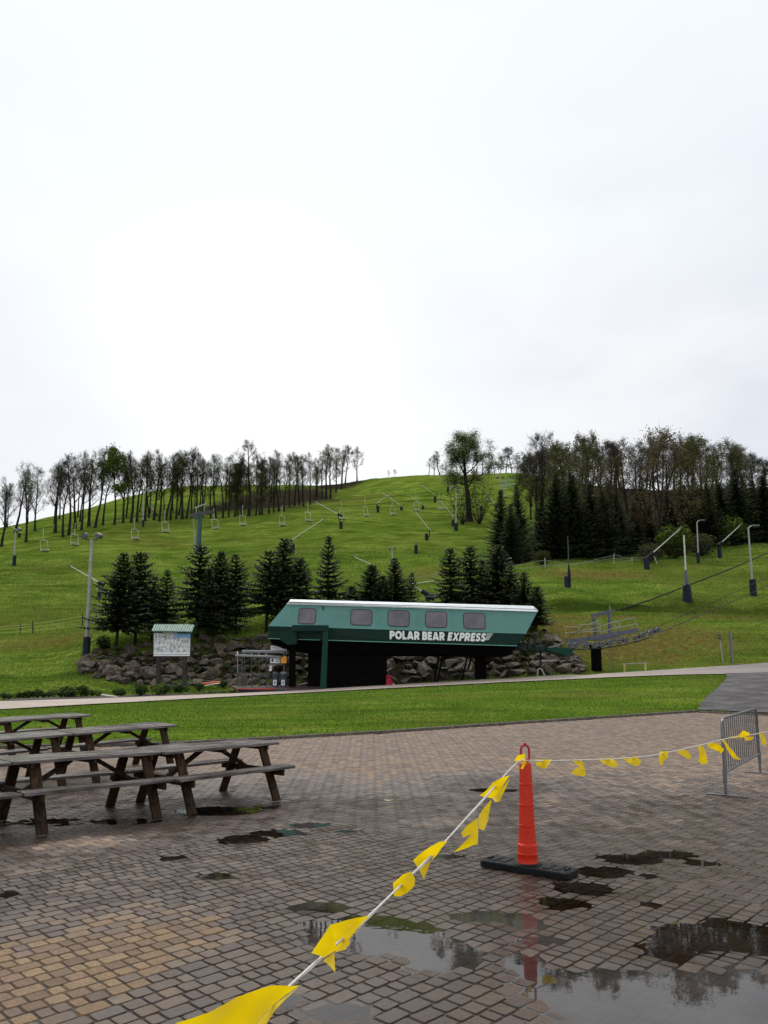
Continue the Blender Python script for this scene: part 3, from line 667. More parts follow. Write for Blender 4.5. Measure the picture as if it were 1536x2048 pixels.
pts = [(-hw, zb_), (-hw, zb_ + .05), (-hw, zt - .04), (-hw * .75, zt - .012), (-hw * .3, zt), (hw * .3, zt), (hw * .75, zt - .012), (hw, zt - .04), (hw, zb_ + .05), (hw, zb_), (hw * .3, zb_ - .004), (-hw * .3, zb_ - .004), (-hw, zb_)]
b.tube([cpos + Vector((x, 0, z)) for x, z in pts], .0105, 8); b.lathe([(.006, 0), (.014, .006), (.012, .016), (.004, .02)], cpos + Vector((0, 0, zt + .004)), 12)
b.build('handle', M_RED, dl, smooth=True)
e1, e2 = G(963, 1752), G(1141, 1783); ex = (e2 - e1); ex.z = 0; ln = ex.length; ex.normalize(); ey = Vector((-ex.y, ex.x, 0)); wd_ = .27
bc = Vector((cpos.x, cpos.y, 0)); rot = Matrix((ex, ey, Vector((0, 0, 1)))).transposed()
b = MB()
out_ = []
for sx, sy in ((-1, -1), (1, -1), (1, 1), (-1, 1)):
    for k_ in ((0, 1) if sx * sy > 0 else (1, 0)):
        out_.append((sx * (.41 - (.035 if k_ else 0)), sy * (.135 - (0 if k_ else .035))))
def rr(sc, z): return [bc + rot @ Vector((x * sc, y * sc, z)) for x, y in out_]
lay = [rr(.985, .0), rr(1.0, .012), rr(1.0, .052), rr(.955, .062)]; kk = len(out_)
vs = [p for l_ in lay for p in l_]; fs = [tuple(range((len(lay) - 1) * kk, len(lay) * kk)), tuple(range(kk))[::-1]]
for i in range(len(lay) - 1):
    for j in range(kk): fs.append((i * kk + j, i * kk + (j + 1) % kk, (i + 1) * kk + (j + 1) % kk, (i + 1) * kk + j))
b.add(vs, fs)
for sx in (-1, 1):
    for x in (.20, .29): b.box(bc + rot @ Vector((sx * x, 0, .064)), (.055, .17, .012), rot, bev=.004)
    b.box(bc + rot @ Vector((sx * .36, 0, .066)), (.03, .10, .02), rot, bev=.006)
b.lathe([(.125, .058), (.125, .068), (.108, .074)], bc, 28)
b.build('rubber_foot', M_RUBBER, dl)

# ------------------------------------------------------------------ strings of yellow pennants
m = bpy.data.materials.new('yellow_vinyl'); m.use_nodes = True; nt = m.node_tree; bs = nt.nodes['Principled BSDF']
v = coord(nt); L(nt, ramp(nt, noise(nt, v, 7, 3), [(.3, (.86, .56, .002)), (.7, (.97, .72, .004))]), bs.inputs['Base Color']); bs.inputs['Roughness'].default_value = .38; bs.inputs['Specular IOR Level'].default_value = .4
tl = nt.nodes.new('ShaderNodeBsdfTranslucent'); tl.inputs[0].default_value = (.97, .70, .004, 1); mx = nt.nodes.new('ShaderNodeMixShader'); mx.inputs[0].default_value = .5
L(nt, bs.outputs[0], mx.inputs[1]); L(nt, tl.outputs[0], mx.inputs[2]); L(nt, mx.outputs[0], nt.nodes['Material Output'].inputs[0]); M_YEL = m
M_ROPE = surf('white_cord', (.66, .64, .60), (.46, .44, .41), .6, scale=40, bmp=.3, bscale=300, dist=.002)
def curve3(keys, n):
    t = np.linspace(0, 1, len(keys)); out = []
    for u in np.linspace(0, 1, n):
        i = min(int(u * (len(keys) - 1)), len(keys) - 2); f = u * (len(keys) - 1) - i
        p0, p1, p2, p3 = [Vector(keys[max(0, min(len(keys) - 1, i + d))]) for d in (-1, 0, 1, 2)]
        out.append(.5 * ((2 * p1) + (p2 - p0) * f + (2 * p0 - 5 * p1 + 4 * p2 - p3) * f * f + (3 * p1 - p0 - 3 * p2 + p3) * f ** 3))
    return out
ZT = cpos.y
LK = [(1052, 1520, ZT - .03), (1030, 1529, ZT - .25), (955, 1611, 5.05), (890, 1683, 4.45), (812, 1760, 3.95), (735, 1834, 3.5), (660, 1899, 3.12), (600, 1952, 2.85), (545, 2004, 2.6), (498, 2050, 2.4), (380, 2168, 2.0), (200, 2350, 1.6)]
RK = [(1062, 1521, ZT - .03), (1090, 1522, ZT + .1), (1150, 1520.5, ZT + .45), (1230, 1518, ZT + .9), (1290, 1513, ZT + 1.25), (1340, 1504, ZT + 1.6), (1400, 1490.5, ZT + 2.0), (1450, 1478, ZT + 2.4), (1500, 1470, ZT + 2.8), (1545, 1462, ZT + 3.2), (1700, 1435, ZT + 4.2)]
def string_depth(keys, px):
    xs = [k_[0] for k_ in keys]; ds = [k_[2] for k_ in keys]
    if xs[0] > xs[-1]: xs, ds = xs[::-1], ds[::-1]
    return float(np.interp(px, xs, ds))
def pennant(parent, keys, poly, offs, name='pennant'):
    # a sheet of vinyl cut to its outline, bent by the given depth offsets (metres towards the viewer) at its corners
    cxp = sum(p[0] for p in poly) / len(poly); D0 = string_depth(keys, cxp); bm = bmesh.new(); vs = []
    for (px, py), o in zip(poly, offs):
        vs.append(bm.verts.new(P(px, py, D0 - o)))
    bm.faces.new(vs); bmesh.ops.triangulate(bm, faces=bm.faces)
    bmesh.ops.subdivide_edges(bm, edges=bm.edges, cuts=3, use_grid_fill=True)
    be = [e for e in bm.edges if e.is_boundary]
    for _ in range(6): bmesh.ops.smooth_vert(bm, verts=[v_ for v_ in bm.verts if not v_.is_boundary], factor=.5, use_axis_x=True, use_axis_y=True, use_axis_z=True)
    bmesh.ops.subdivide_edges(bm, edges=bm.edges, cuts=1, use_grid_fill=True)
    k_ = random.random() * 9
    for v_ in bm.verts: v_.co.y += .014 * math.sin(v_.co.x * 19 + v_.co.z * 23 + k_) + .006 * math.sin(v_.co.x * 47 - v_.co.z * 38 + k_ * 2)
    me = bpy.data.meshes.new(name); bm.to_mesh(me); bm.free(); me.materials.append(M_YEL); me.polygons.foreach_set('use_smooth', [True] * len(me.polygons))
    me.transform(Matrix.Translation(-Vector(parent['_o']))); ob = bpy.data.objects.new(name, me); COL.objects.link(ob); ob.parent = parent; return ob
ls = thing('pennant_string', 'yellow pennants on a white cord running from the orange tube to the bottom left foreground', 'pennant string', cpos + Vector((0, 0, .9)), 'strings of yellow pennants')
b = MB(); pts = curve3([P(*k_) for k_ in LK], 90); b.tube(pts, .0052, 6); b.tube([p + Vector((.004 * math.sin(i * .5), 0, -.006)) for i, p in enumerate(pts)], .0035, 5)
b.build('cord', M_ROPE, ls, smooth=True)
LP = [([(1050, 1507), (1036, 1511), (1029, 1523), (1037, 1522), (1049, 1517)], [0, .05, .0, -.03, 0]),
      ([(1052, 1517), (1046, 1522), (1041, 1537), (1045, 1538), (1053, 1526)], [0, .02, .03, .0, 0]),
      ([(1020, 1551), (1005, 1555), (985, 1565), (971, 1582), (959, 1592), (976, 1595), (985, 1597), (1003, 1577)], [.01, .04, .06, .05, .03, .02, .01, .01]),
      ([(1019, 1555), (1003, 1577), (985, 1597), (990, 1604), (1000, 1603), (1010, 1580)], [-.01, -.01, .0, .05, .04, .01]),
      ([(983, 1597), (977, 1640), (967, 1660), (957, 1656), (958, 1632), (970, 1614)], [0, .05, .07, .0, -.03, 0]),
      ([(956, 1634), (935, 1650), (923, 1666), (926, 1676), (945, 1670), (951, 1664)], [0, -.03, -.05, -.02, .03, .02]),
      ([(957, 1634), (951, 1660), (935, 1676), (908, 1706), (944, 1690), (956, 1688), (957, 1660)], [.0, .06, .05, .02, .05, .07, .04]),
      ([(894, 1681), (880, 1682), (863, 1692), (826, 1720), (836, 1736), (852, 1725), (876, 1703)], [.01, .05, .06, .04, .03, .01, .01]),
      ([(862, 1722), (838, 1738), (843, 1750), (848, 1759), (856, 1741)], [0, .01, .04, .05, .03]),
      ([(882, 1699), (872, 1706), (862, 1722), (872, 1714)], [0, 0, 0, -.04]),
      ([(822, 1741), (806, 1748), (786, 1768), (788, 1793), (802, 1794), (818, 1784), (829, 1770), (830, 1756)], [.0, .05, .07, .04, .06, .05, .03, .0]),
      ([(740, 1831), (700, 1841), (661, 1847), (666, 1880), (675, 1897), (700, 1872)], [.01, .03, .05, .02, .01, .01]),
      ([(661, 1847), (640, 1880), (622, 1909), (647, 1918), (675, 1897), (667, 1872)], [.05, .08, .10, .07, .01, .03]),
      ([(740, 1833), (718, 1856), (698, 1870), (701, 1885), (690, 1901), (668, 1908), (679, 1893), (705, 1869)], [-.01, -.03, -.02, .02, .03, .0, -.005, -.005]),
      ([(668, 1905), (647, 1919), (660, 1932), (671, 1943)], [.0, .02, .05, .06]),
      ([(600, 1966), (540, 1976), (475, 1993), (420, 2022), (350, 2046), (420, 2075), (480, 2080), (530, 2026)], [.01, .02, .05, .09, .14, .10, .02, .01]),
      ([(600, 1968), (572, 1998), (548, 2026), (533, 2050), (505, 2080), (480, 2080), (530, 2030)], [-.01, .0, .03, .05, .04, .0, -.01]),
      ([(400, 2150), (340, 2160), (250, 2260), (300, 2300), (340, 2230)], [.01, .05, .1, .05, .0])]
for pl, of in LP: pennant(ls, LK, pl, of)
b = MB(); b.tube([cpos + Vector((.030 * math.cos(a), .030 * math.sin(a), zr(1519) + .006 * math.sin(2 * a))) for a in np.linspace(0, 6.28 * 2, 30)], .0055, 6)
b.build('knot', M_ROPE, ls, smooth=True)
rs = thing('pennant_string', 'yellow pennants on a white cord running right from the orange tube past the steel barrier', 'pennant string', cpos + Vector((0, 0, .9)), 'strings of yellow pennants')
b = MB(); b.tube(curve3([P(*k_) for k_ in RK], 70), .0062, 6); b.build('cord', M_ROPE, rs, smooth=True)
RP = [([(1071, 1519), (1104, 1519), (1100, 1523), (1091, 1532), (1092, 1537), (1081, 1537), (1073, 1530)], [0, 0, .03, .06, .04, .05, .02]),
      ([(1143, 1520), (1163, 1520), (1166, 1530), (1171, 1543), (1160, 1536), (1152, 1528)], [0, 0, .03, .06, .02, .0]),
      ([(1153, 1534), (1164, 1538), (1171, 1545), (1168, 1553), (1155, 1551), (1142, 1546)], [-.02, .02, .06, .05, .03, .0]),
      ([(1194, 1517), (1222, 1516), (1232, 1522), (1236, 1530), (1229, 1535), (1216, 1532), (1206, 1526)], [0, 0, .04, .06, .07, .04, .02]),
      ([(1241, 1514), (1262, 1515), (1272, 1513), (1281, 1522), (1280, 1530), (1272, 1533), (1258, 1526)], [0, .03, .0, .05, .06, .06, .03]),
      ([(1318, 1503), (1336, 1502), (1334, 1515), (1327, 1522), (1326, 1531), (1320, 1529)], [0, 0, .04, .03, .05, .02]),
      ([(1350, 1500), (1368, 1499), (1378, 1503), (1384, 1514), (1379, 1519), (1366, 1513)], [0, 0, .04, .07, .06, .02]),
      ([(1396, 1492), (1406, 1491), (1411, 1508), (1416, 1527), (1405, 1529), (1398, 1524), (1398, 1505)], [0, 0, .03, .05, .06, .02, .0]),
      ([(1415, 1486), (1432, 1485), (1446, 1497), (1447, 1499), (1442, 1508), (1440, 1502), (1420, 1497)], [0, .03, .06, .05, .03, .03, .02]),
      ([(1442, 1478), (1449, 1480), (1460, 1496), (1472, 1511), (1480, 1519), (1468, 1518), (1457, 1505)], [0, 0, .04, .05, .06, .06, .02]),
      ([(1459, 1474), (1475, 1471), (1487, 1461), (1500, 1466), (1498, 1471), (1480, 1476), (1466, 1477)], [0, 0, .05, .04, .0, .02, .02]),
      ([(1486, 1473), (1500, 1473), (1507, 1474), (1502, 1481), (1492, 1481)], [0, .02, .05, .05, .03]),
      ([(1518, 1466), (1527, 1465), (1531, 1480), (1530, 1491), (1523, 1488), (1521, 1476)], [0, 0, .04, .05, .04, .0]),
      ([(1570, 1458), (1590, 1456), (1596, 1470), (1588, 1484), (1577, 1474)], [0, 0, .04, .05, .02])]
for pl, of in RP: pennant(rs, RK, pl, of)

# ------------------------------------------------------------------ crowd barrier
M_GALV = surf('galvanised_steel', (.20, .205, .22), (.12, .125, .135), .42, metal=.7, scale=14, bmp=.05)
n1 = G(1452, 1592); n2 = G(1521, 1547); ax = n2 - n1; Lb = ax.length; zt1, zt2 = P(1443, 1437, n1.y).z, P(1511, 1417, n2.y).z
cb_ = thing('crowd_barrier', 'galvanised steel crowd barrier with upright bars standing on the brick paving', 'barrier', n1)
def bp_(u, h): p = n1.lerp(n2, u); return Vector((p.x, p.y, n1.z * (1 - u) + n2.z * u + h))
H1 = zt1 - n1.z; H2 = zt2 - n2.z; H1 = (H1 + H2) / 2
b = MB(); rc = .09 / Lb
b.tube([bp_(0, .30 * H1), bp_(0, .55 * H1), bp_(0, H1 - .13), bp_(.012, H1 - .05), bp_(.05, H1), bp_(.5, H1), bp_(.95, H1), bp_(.988, H1 - .05), bp_(1, H1 - .13), bp_(1, .30 * H1), bp_(.5, .30 * H1), bp_(0, .30 * H1)], .019, 10)
b.build('frame', M_GALV, cb_, smooth=True)
for i in range(17):
    b = MB(); u = (i + 1) / 18; b.tube([bp_(u, .30 * H1), bp_(u, H1)], .0085, 6); b.build('bar', M_GALV, cb_, smooth=True)
fd = G(1495, 1597) - G(1411, 1588); fd.z = 0; fd.normalize()
for u, q in ((0, n1), (1, n2)):
    b = MB(); b.tube([bp_(u, .01), bp_(u, .34 * H1)], .021, 10); b.tube([bp_(u, .16 * H1), bp_(u, .34 * H1)], .027, 10); b.build('leg', M_GALV, cb_, smooth=True)
    b = MB(); b.bar(q - fd * .27 + Vector((0, 0, .014)), q + fd * .28 + Vector((0, 0, .014)), .05, .012, bev=.003); b.build('foot_bar', M_GALV, cb_)
M_LEAF = surf('fallen_leaf', (.42, .36, .20), (.30, .24, .12), .7)
for i, (px, py, r_) in enumerate(((777, 1601, .055),)):
    q = G(px, py); b = MB(); k_ = 9
    b.add([q + Vector((r_ * math.cos(a) * 1.3, r_ * .7 * math.sin(a), .008 + .008 * math.cos(2 * a))) for a in np.linspace(0, 6.28, k_, endpoint=False)], [tuple(range(k_))])
    tag(b.build('fallen_leaf', M_LEAF), 'pale fallen leaf lying on the bricks left of the orange tube', 'leaf')
# ------------------------------------------------------------------ lift terminal
def paint(name, col, rough=.45, chips=0.0, dirt=.35):
    m, nt, bs = nodes(name); v = coord(nt)
    c = mix(nt, ramp(nt, noise(nt, v, 1.3, 5, .65, (1, 1, .35)), [(.35, dirt), (.65, 0)]), col, tuple(q * .62 for q in col))
    c = mix(nt, ramp(nt, noise(nt, v, 7, 4, .7, (1, 1, .15)), [(.45, .25), (.7, 0)]), c, tuple(q * .55 for q in col))
    if chips:
        f = noise(nt, v, 3.2, 5, .75, (1, 1, .55)); g = noise(nt, v, .45, 2, .5)
        c = mix(nt, math_(nt, 'MULTIPLY', ramp(nt, f, [(.655, 0), (.67, 1)]), ramp(nt, g, [(.46, 0), (.54, 1)])), c, (.62, .66, .66))
    bs.inputs['Specular IOR Level'].default_value = .18
    L(nt, c, bs.inputs['Base Color']); L(nt, ramp(nt, noise(nt, v, 2, 4), [(.3, rough - .1), (.7, rough + .15)]), bs.inputs['Roughness'])
    bump(nt, bs, noise(nt, v, 1.1, 3, .5), .12, .02); return m
M_TEAL = paint('teal_panel_paint', (.112, .255, .232), .42, 1.0)
M_GREEN = paint('dark_green_paint', (.002, .026, .019), .42)
M_POST = paint('green_post_paint', (.003, .046, .034), .44)
M_WHITE = paint('white_roof_paint', (.72, .75, .78), .5, 0, .2)
M_BLACK = surf('black_steel_and_shade', (.006, .006, .007), (.003, .003, .003), .85, scale=3, spec=.03, bmp=0)  # black steel; shade under the terminal is put into this colour too
M_DARKM = surf('dark_machinery', (.010, .018, .018), (.03, .034, .036), .5, scale=8, spec=.12)
M_LETTER = surf('white_lettering', (.85, .86, .86), (.74, .76, .76), .5, scale=5, bmp=0)
M_TRIMG = surf('pale_green_trim', (.16, .42, .36), (.09, .28, .24), .45, scale=4, bmp=0)
m, nt, bs = nodes('sky_grey_window'); v = coord(nt)
L(nt, ramp(nt, noise(nt, v, 1.3, 4, .6), [(.3, (.075, .062, .082)), (.7, (.145, .125, .155))]), bs.inputs['Base Color']); bs.inputs['Roughness'].default_value = .16; bump(nt, bs, noise(nt, v, .8, 2), .2, .05); M_GLASS = m  # purplish grey of the reflected sky is put into the base colour
M_GASK = surf('black_gasket', (.012, .012, .014), rough=.6, bmp=0)
M_SCUFF = surf('bare_patch', (.035, .085, .085), rough=.6, bmp=0)
DT = 50 * K
term = thing('lift_terminal', 'teal and dark green ski lift terminal lettered POLAR BEAR EXPRESS with a white roof', 'lift terminal', P(800, 1380, DT))
def T(px, py, d=0.0): return P(px, py, DT + d)
BK = Vector((0, 4.4, 0))
yt = lambda px: 1208.5 + (px - 573) * (1223.5 - 1208.5) / (1075 - 573)        # top of the teal panel
ym = lambda px: 1251.3 + (px - 537) * (1266.7 - 1251.3) / (1052 - 537)        # teal / dark line
yb = lambda px: 1277.0 + (px - 536) * (1291.7 - 1277.0) / (1033 - 536)        # lower edge
def TP(px, py, o=0.0):                                                        # on the sloping teal panel
    f = (ym(px) - py) / (ym(px) - yt(px)); return P(px, py, DT + .55 * f - o)
def hull(name, ring, depth_in, mat, b=None):
    b = b or MB(); r0 = [Vector(p) for p in ring]; r1 = [p + BK - Vector((0, 2 * (p.y - DT), 0)) for p in r0]
    k = len(r0); b.add(r0 + r1, [tuple(range(k)), tuple(range(2 * k - 1, k - 1, -1))] + [(i, i + k, (i + 1) % k + k, (i + 1) % k) for i in range(k)]); return b
b = MB(); A_, B_, C_, D2 = TP(573, yt(573)), TP(1075, yt(1075)), TP(1052, ym(1052)), TP(537, ym(537))
hull('', [A_, B_, C_, D2], 0, None, b); b.build('upper_body', M_TEAL, term)
b = MB(); hull('', [T(537, ym(537) + .3, .01), T(1051.5, ym(1052) + .3, .01), T(1033, yb(1033), .01), T(536, yb(536), .01)], 0, None, b); b.build('lower_body', M_GREEN, term)
b = MB(); b.bar(T(536, yb(536), -.02), T(640, yb(640), -.02), .03, .035); b.bar(T(655, yb(655), -.02), T(1034, yb(1034), -.02), .03, .035); b.build('trim_strip', M_TRIMG, term)
b = MB(); b.bar(T(537, ym(537) + .2, -.012), T(1052, ym(1052) + .2, -.012), .02, .03); b.build('trim_strip', M_TRIMG, term)
roof = MB(); q = [TP(572, yt(572), .05), TP(1076, yt(1075), .05), P(1075.5, yt(1075) - 4.2, DT + .5), P(1066, yt(1066) - 11.4, DT + .95), P(581, yt(581) - 10.2, DT + .95), P(577, yt(577) - 4.5, DT + .5)]
hull('', q, 0, None, roof); rf = roof.build('roof', M_WHITE, term)
b = MB(); b.bar(P(578, yt(577) - 4.8, DT + .45), P(1074, yt(1075) - 4.6, DT + .45), .06, .025); b.build('gutter_joint', surf('dark_roof_joint', (.06, .07, .08), rough=.7, bmp=0), rf)  # thin dark strip along the front edge of the roof
def rrect(px0, py0, px1, py1, sk, rad, o, grow=0):
    pts = []
    for (cx_, cy_, a0) in ((px1 - rad, py0 + rad, -90), (px1 - rad, py1 - rad, 0), (px0 + rad, py1 - rad, 90), (px0 + rad, py0 + rad, 180)):
        for i in range(5):
            an = R(a0 + 90 * i / 4); x = cx_ + (rad + grow) * math.cos(an); y = cy_ + (rad + grow) * math.sin(an)
            t = (x - (px0 + px1) / 2); pts.append(TP(x + (py1 - y) * sk, y + t * .029, o))
    return pts
for (x0, y0, x1, y1, sk) in ((596.5, 1217, 629.5, 1247, .10), (701.5, 1219.5, 743, 1249.5, .03), (776.5, 1221.5, 818, 1252, .0), (852, 1224, 893.5, 1254, -.02), (928.5, 1226.5, 970.5, 1257, -.05)):
    b = MB(); b.prism(rrect(x0, y0, x1, y1, sk, 5.5, .022, 1.3), (0, .05, 0)); w_ = b.build('window', M_GASK, term)
    b = MB(); b.prism(rrect(x0, y0, x1, y1, sk, 5.5, .027, -.2), (0, .03, 0)); b.build('pane', M_GLASS, w_)
for px in (638, 758, 834, 905):
    b = MB(); b.bar(TP(px, yt(px) + 1, .003), TP(px - .5, ym(px) - 1, .003), .018, .012, up=(0, 1, 0)); b.build('panel_seam', M_TEAL, term)
b = MB()
for k_ in range(46):
    px = 580 + k_ * 10.6; b.lathe([(.012, 0), (.010, .008)], TP(px, yt(px) + 2.6, .004), 6, Matrix.Rotation(R(90), 3, 'X'))
b.build('rivet_row', M_SCUFF, term)['kind'] = 'stuff'
b = MB(); b.prism([TP(x, y, .006) for x, y in ((643, 1212), (648, 1211), (650, 1216), (648, 1222), (645, 1220), (642, 1215))], (0, .01, 0)); b.build('bare_patch', M_SCUFF, term)
def arc(cx_, cy_, rx, ry, a0, a1, n=9): return [(cx_ + rx * math.cos(R(a0 + (a1 - a0) * i / (n - 1))), cy_ + ry * math.sin(R(a0 + (a1 - a0) * i / (n - 1)))) for i in range(n)]
TK = .27
def bowl(x, y0, y1, w_): h_ = (y1 - y0) / 2; return [(x, y1)] + arc(x + w_ - h_ * .9, y0 + h_, h_ * .9, h_, 90, -90) + [(x, y0)]
GLY = {'P': (.68, [[(.135, 0), (.135, 1)], bowl(.135, .44, .87, .44)]), 'O': (.92, [arc(.46, .5, .335, .375, 0, 360, 25)]), 'L': (.56, [[(.135, 0), (.135, 1)], [(.135, .125), (.56, .125)]]),
       'A': (.90, [[(.12, 0), (.42, 1)], [(.78, 0), (.48, 1)], [(.2, .27), (.7, .27)]]), 'R': (.76, [[(.135, 0), (.135, 1)], bowl(.135, .45, .87, .46), [(.36, .5), (.62, 0)]]),
       'B': (.72, [[(.135, 0), (.135, 1)], bowl(.135, .51, .88, .42), bowl(.135, .12, .51, .46)]), 'E': (.60, [[(.135, 0), (.135, 1)], [(.135, .875), (.58, .875)], [(.135, .5), (.54, .5)], [(.135, .125), (.58, .125)]]),
       'X': (.86, [[(.14, 0), (.72, 1)], [(.72, 0), (.14, 1)]]), 'S': (.66, [[(.60, .80)] + arc(.33, .70, .20, .18, 50, 200) + [(.24, .56), (.42, .46)] + arc(.33, .29, .21, .18, 20, -130) + [(.06, .22)]])}
def ribbon(b, pts, tk, put, z):
    k = len(pts); closed = abs(pts[0][0] - pts[-1][0]) + abs(pts[0][1] - pts[-1][1]) < 1e-6; Lp, Rp = [], []
    for i, (x, y) in enumerate(pts):
        p, n_ = pts[i - 1 if i else (k - 2 if closed else 0)], pts[i + 1 if i < k - 1 else (1 if closed else k - 1)]
        dx, dy = n_[0] - p[0], n_[1] - p[1]; l_ = math.hypot(dx, dy) or 1; nx, ny = -dy / l_ * tk / 2, dx / l_ * tk / 2; cl_ = lambda v_: min(1.0, max(0.0, v_))
        Lp.append(put(x + nx, cl_(y + ny), z)); Rp.append(put(x - nx, cl_(y - ny), z))
    for i in range(k - 1): b.prism([Lp[i], Lp[i + 1], Rp[i + 1], Rp[i]], (0, .03, 0))
def word(txt, x0, x1, sh):
    tot = sum(GLY[c][0] for c in txt) + .07 * (len(txt) - 1); b = MB(); x = 0; cnt = 0
    p0, p1, top = T(x0, lb(x0), 0), T(x1, lb(x1), 0), T(x0, lt(x0), 0); ex = (p1 - p0) / (tot + sh); ey = top - p0
    for c in txt:
        for st in GLY[c][1]:
            cnt += 1; ribbon(b, st, TK if c != 'S' else .25, lambda gx, gy, z: p0 + ex * (x + gx + sh * gy) + ey * gy + Vector((0, -z, 0)), .012 + .003 * (cnt % 4))
        x += GLY[c][0] + .07
    return b.build('lettering', M_LETTER, term)
lb = lambda px: 1278.2 + (px - 779) * .0265; lt = lambda px: 1261.4 + (px - 779) * .026
word('POLAR', 779.3, 839.5, 0); word('BEAR', 844.5, 889.5, 0); word('EXPRESS', 894.5, 973, .20)
b = MB()
for i in range(6):
    y = lt(974) + 1.2 + i * 2.35; x0 = 974 - i * .55; x1 = 986.5 - i * 1.7
    if x1 > x0 + 1: b.prism([T(x0, y - .62, -.008), T(x1, y - .55, -.008), T(x1 - .6, y + .5, -.008), T(x0 - .4, y + .5, -.008)], (0, .01, 0))
b.build('speed_stripes', M_LETTER, term)
# belly, machine room, columns
b = MB(); hull('', [T(538, yb(538) + .5, .5), T(1032, yb(1032) + .5, .5), T(1022, 1310, .9), T(640, 1307, .9), T(566, 1297, .9), T(545, 1288, .7)], 0, None, b); b.build('underbody', M_BLACK, term)
b = MB(); f_ = [T(651, 1306, 1.1), T(774, 1309, 1.1), T(774, 1381, 1.1), T(651, 1386, 1.1)]; b.prism(f_, (0, 2.6, 0)); b.build('machine_room', M_BLACK, term)
for (x0, x1, y0, y1, d, mt, nm) in ((578, 590, 1288, 1379, .6, M_BLACK, 'column'), (616, 641, 1300, 1384, 1.4, M_BLACK, 'column'), (952, 973, 1306, 1366, 1.9, M_BLACK, 'column')):
    b = MB(); w_ = (T(x1, y0, d) - T(x0, y0, d)); b.prism([T(x0, y0, d), T(x1, y0, d), T(x1, y1, d), T(x0, y1, d)], (0, w_.x * .9, 0)); b.build(nm, mt, term)
b = MB(); p0, p1 = T(645.5, 1386, -.9), T(656.5, 1262, -.9); e_ = (p1 - p0); b.prism([T(639.5, 1386, -.9), T(652, 1385.5, -.9), T(656.5, 1255, -.9), T(646.5, 1255, -.9)], (0, .30, 0)); b.build('front_column', M_POST, term)
b = MB(); b.prism([T(584, 1250, -.95), T(656.5, 1250.5, -.95), T(656.5, 1262.5, -.95), T(584, 1261.5, -.95)], (0, .42, 0)); b.prism([T(560, 1262, -.75), T(593, 1263, -.75), T(593, 1288, -.75), T(575, 1289, -.75), T(560, 1280, -.75)], (0, .55, 0)); b.build('front_crossbeam', M_GREEN, term)
b = MB()
for px in (600, 630): b.prism([T(px, 1254, -.53), T(px + 6, 1254, -.53), T(px + 6, 1259, -.53), T(px, 1259, -.53)], (0, .53, 0))
b.build('bracket', M_GREEN, term)
b = MB(); b.tube([T(536, 1259, -.03), T(600, 1263.5, -.06), T(660, 1270, -.06), T(810, 1284, -.03)], .016, 5); b.build('guide_cable', M_GREEN, term)
for pts in ([(878, 1309), (872, 1340), (868, 1368)], [(886, 1309), (880, 1340), (874, 1366)], [(935, 1309), (930, 1335), (922, 1366)], [(944, 1309), (936, 1340)]):
    b = MB(); b.tube([T(x, y, 1.5) for x, y in pts], .05, 6); b.build('strut', M_BLACK, term)
# exit side: rails, beams and the green scoop
b = MB(); b.bar(T(1030, 1297, .8), T(1108, 1300, .8), .25, .22); b.bar(T(1032, 1288, 1.6), T(1100, 1294, 1.6), .12, .16); b.build('exit_beam', M_GREEN, term)
for (x, y0, y1) in ((1069.5, 1268, 1309), (1089.5, 1293, 1304), (1046, 1278, 1300), (1057, 1281, 1303)):
    b = MB(); b.bar(T(x, y0, .75), T(x, y1, .75), .14 if x > 1060 else .07, .12); b.build('exit_upright', M_DARKM, term)
b = MB(); b.prism([T(1093, 1295.6, .5), T(1152, 1296.2, .5), T(1137, 1312, .5), T(1120, 1307, .5), T(1096, 1301.5, .5)], (0, 1.2, 0)); b.build('guide_scoop', M_POST, term)
for i, (x, y) in enumerate(((1040, 1293), (1048, 1297), (1060, 1294), (1075, 1297), (1083, 1296))):
    b = MB(); ax_ = Matrix.Rotation(R(90), 3, 'X'); b.lathe([(.05, -.05), (.13, -.05), (.15, 0), (.13, .05), (.05, .05)], T(x, y, .6), 14, ax_); b.build('drive_wheel', M_DARKM, term)
b = MB(); b.tube([T(1096, 1296, .7), T(1115, 1290, .8), T(1127, 1286, .8), T(1128, 1294, .8)], .03, 6); b.tube([T(1100, 1296, .8), T(1120, 1292, .9)], .03, 6); b.build('guide_rail', M_GALV, term)
b = MB(); b.tube([T(1081, 1303, 1.2), T(1081, 1336, 1.2)], .055, 6); b.build('exit_post', M_DARKM, term)
gp = hit(1089, 1352, 30); pw = thing('pipe_stub', 'white bent pipe standing on the ground below the lift terminal exit', 'pipe', gp)
b = MB(); s_ = gp.y / F; b.tube([gp + Vector((.03, 0, -.1)), gp + Vector((-.03, 0, .10)), gp + Vector((-.14, 0, .36)), gp + Vector((-.26, 0, .42)), gp + Vector((-.36, 0, .36)), gp + Vector((-.40, 0, -.1))], .04, 8); b.build('pipe', surf('worn_white_paint', (.6, .6, .58), (.3, .29, .27), .6, scale=6), pw, smooth=True)

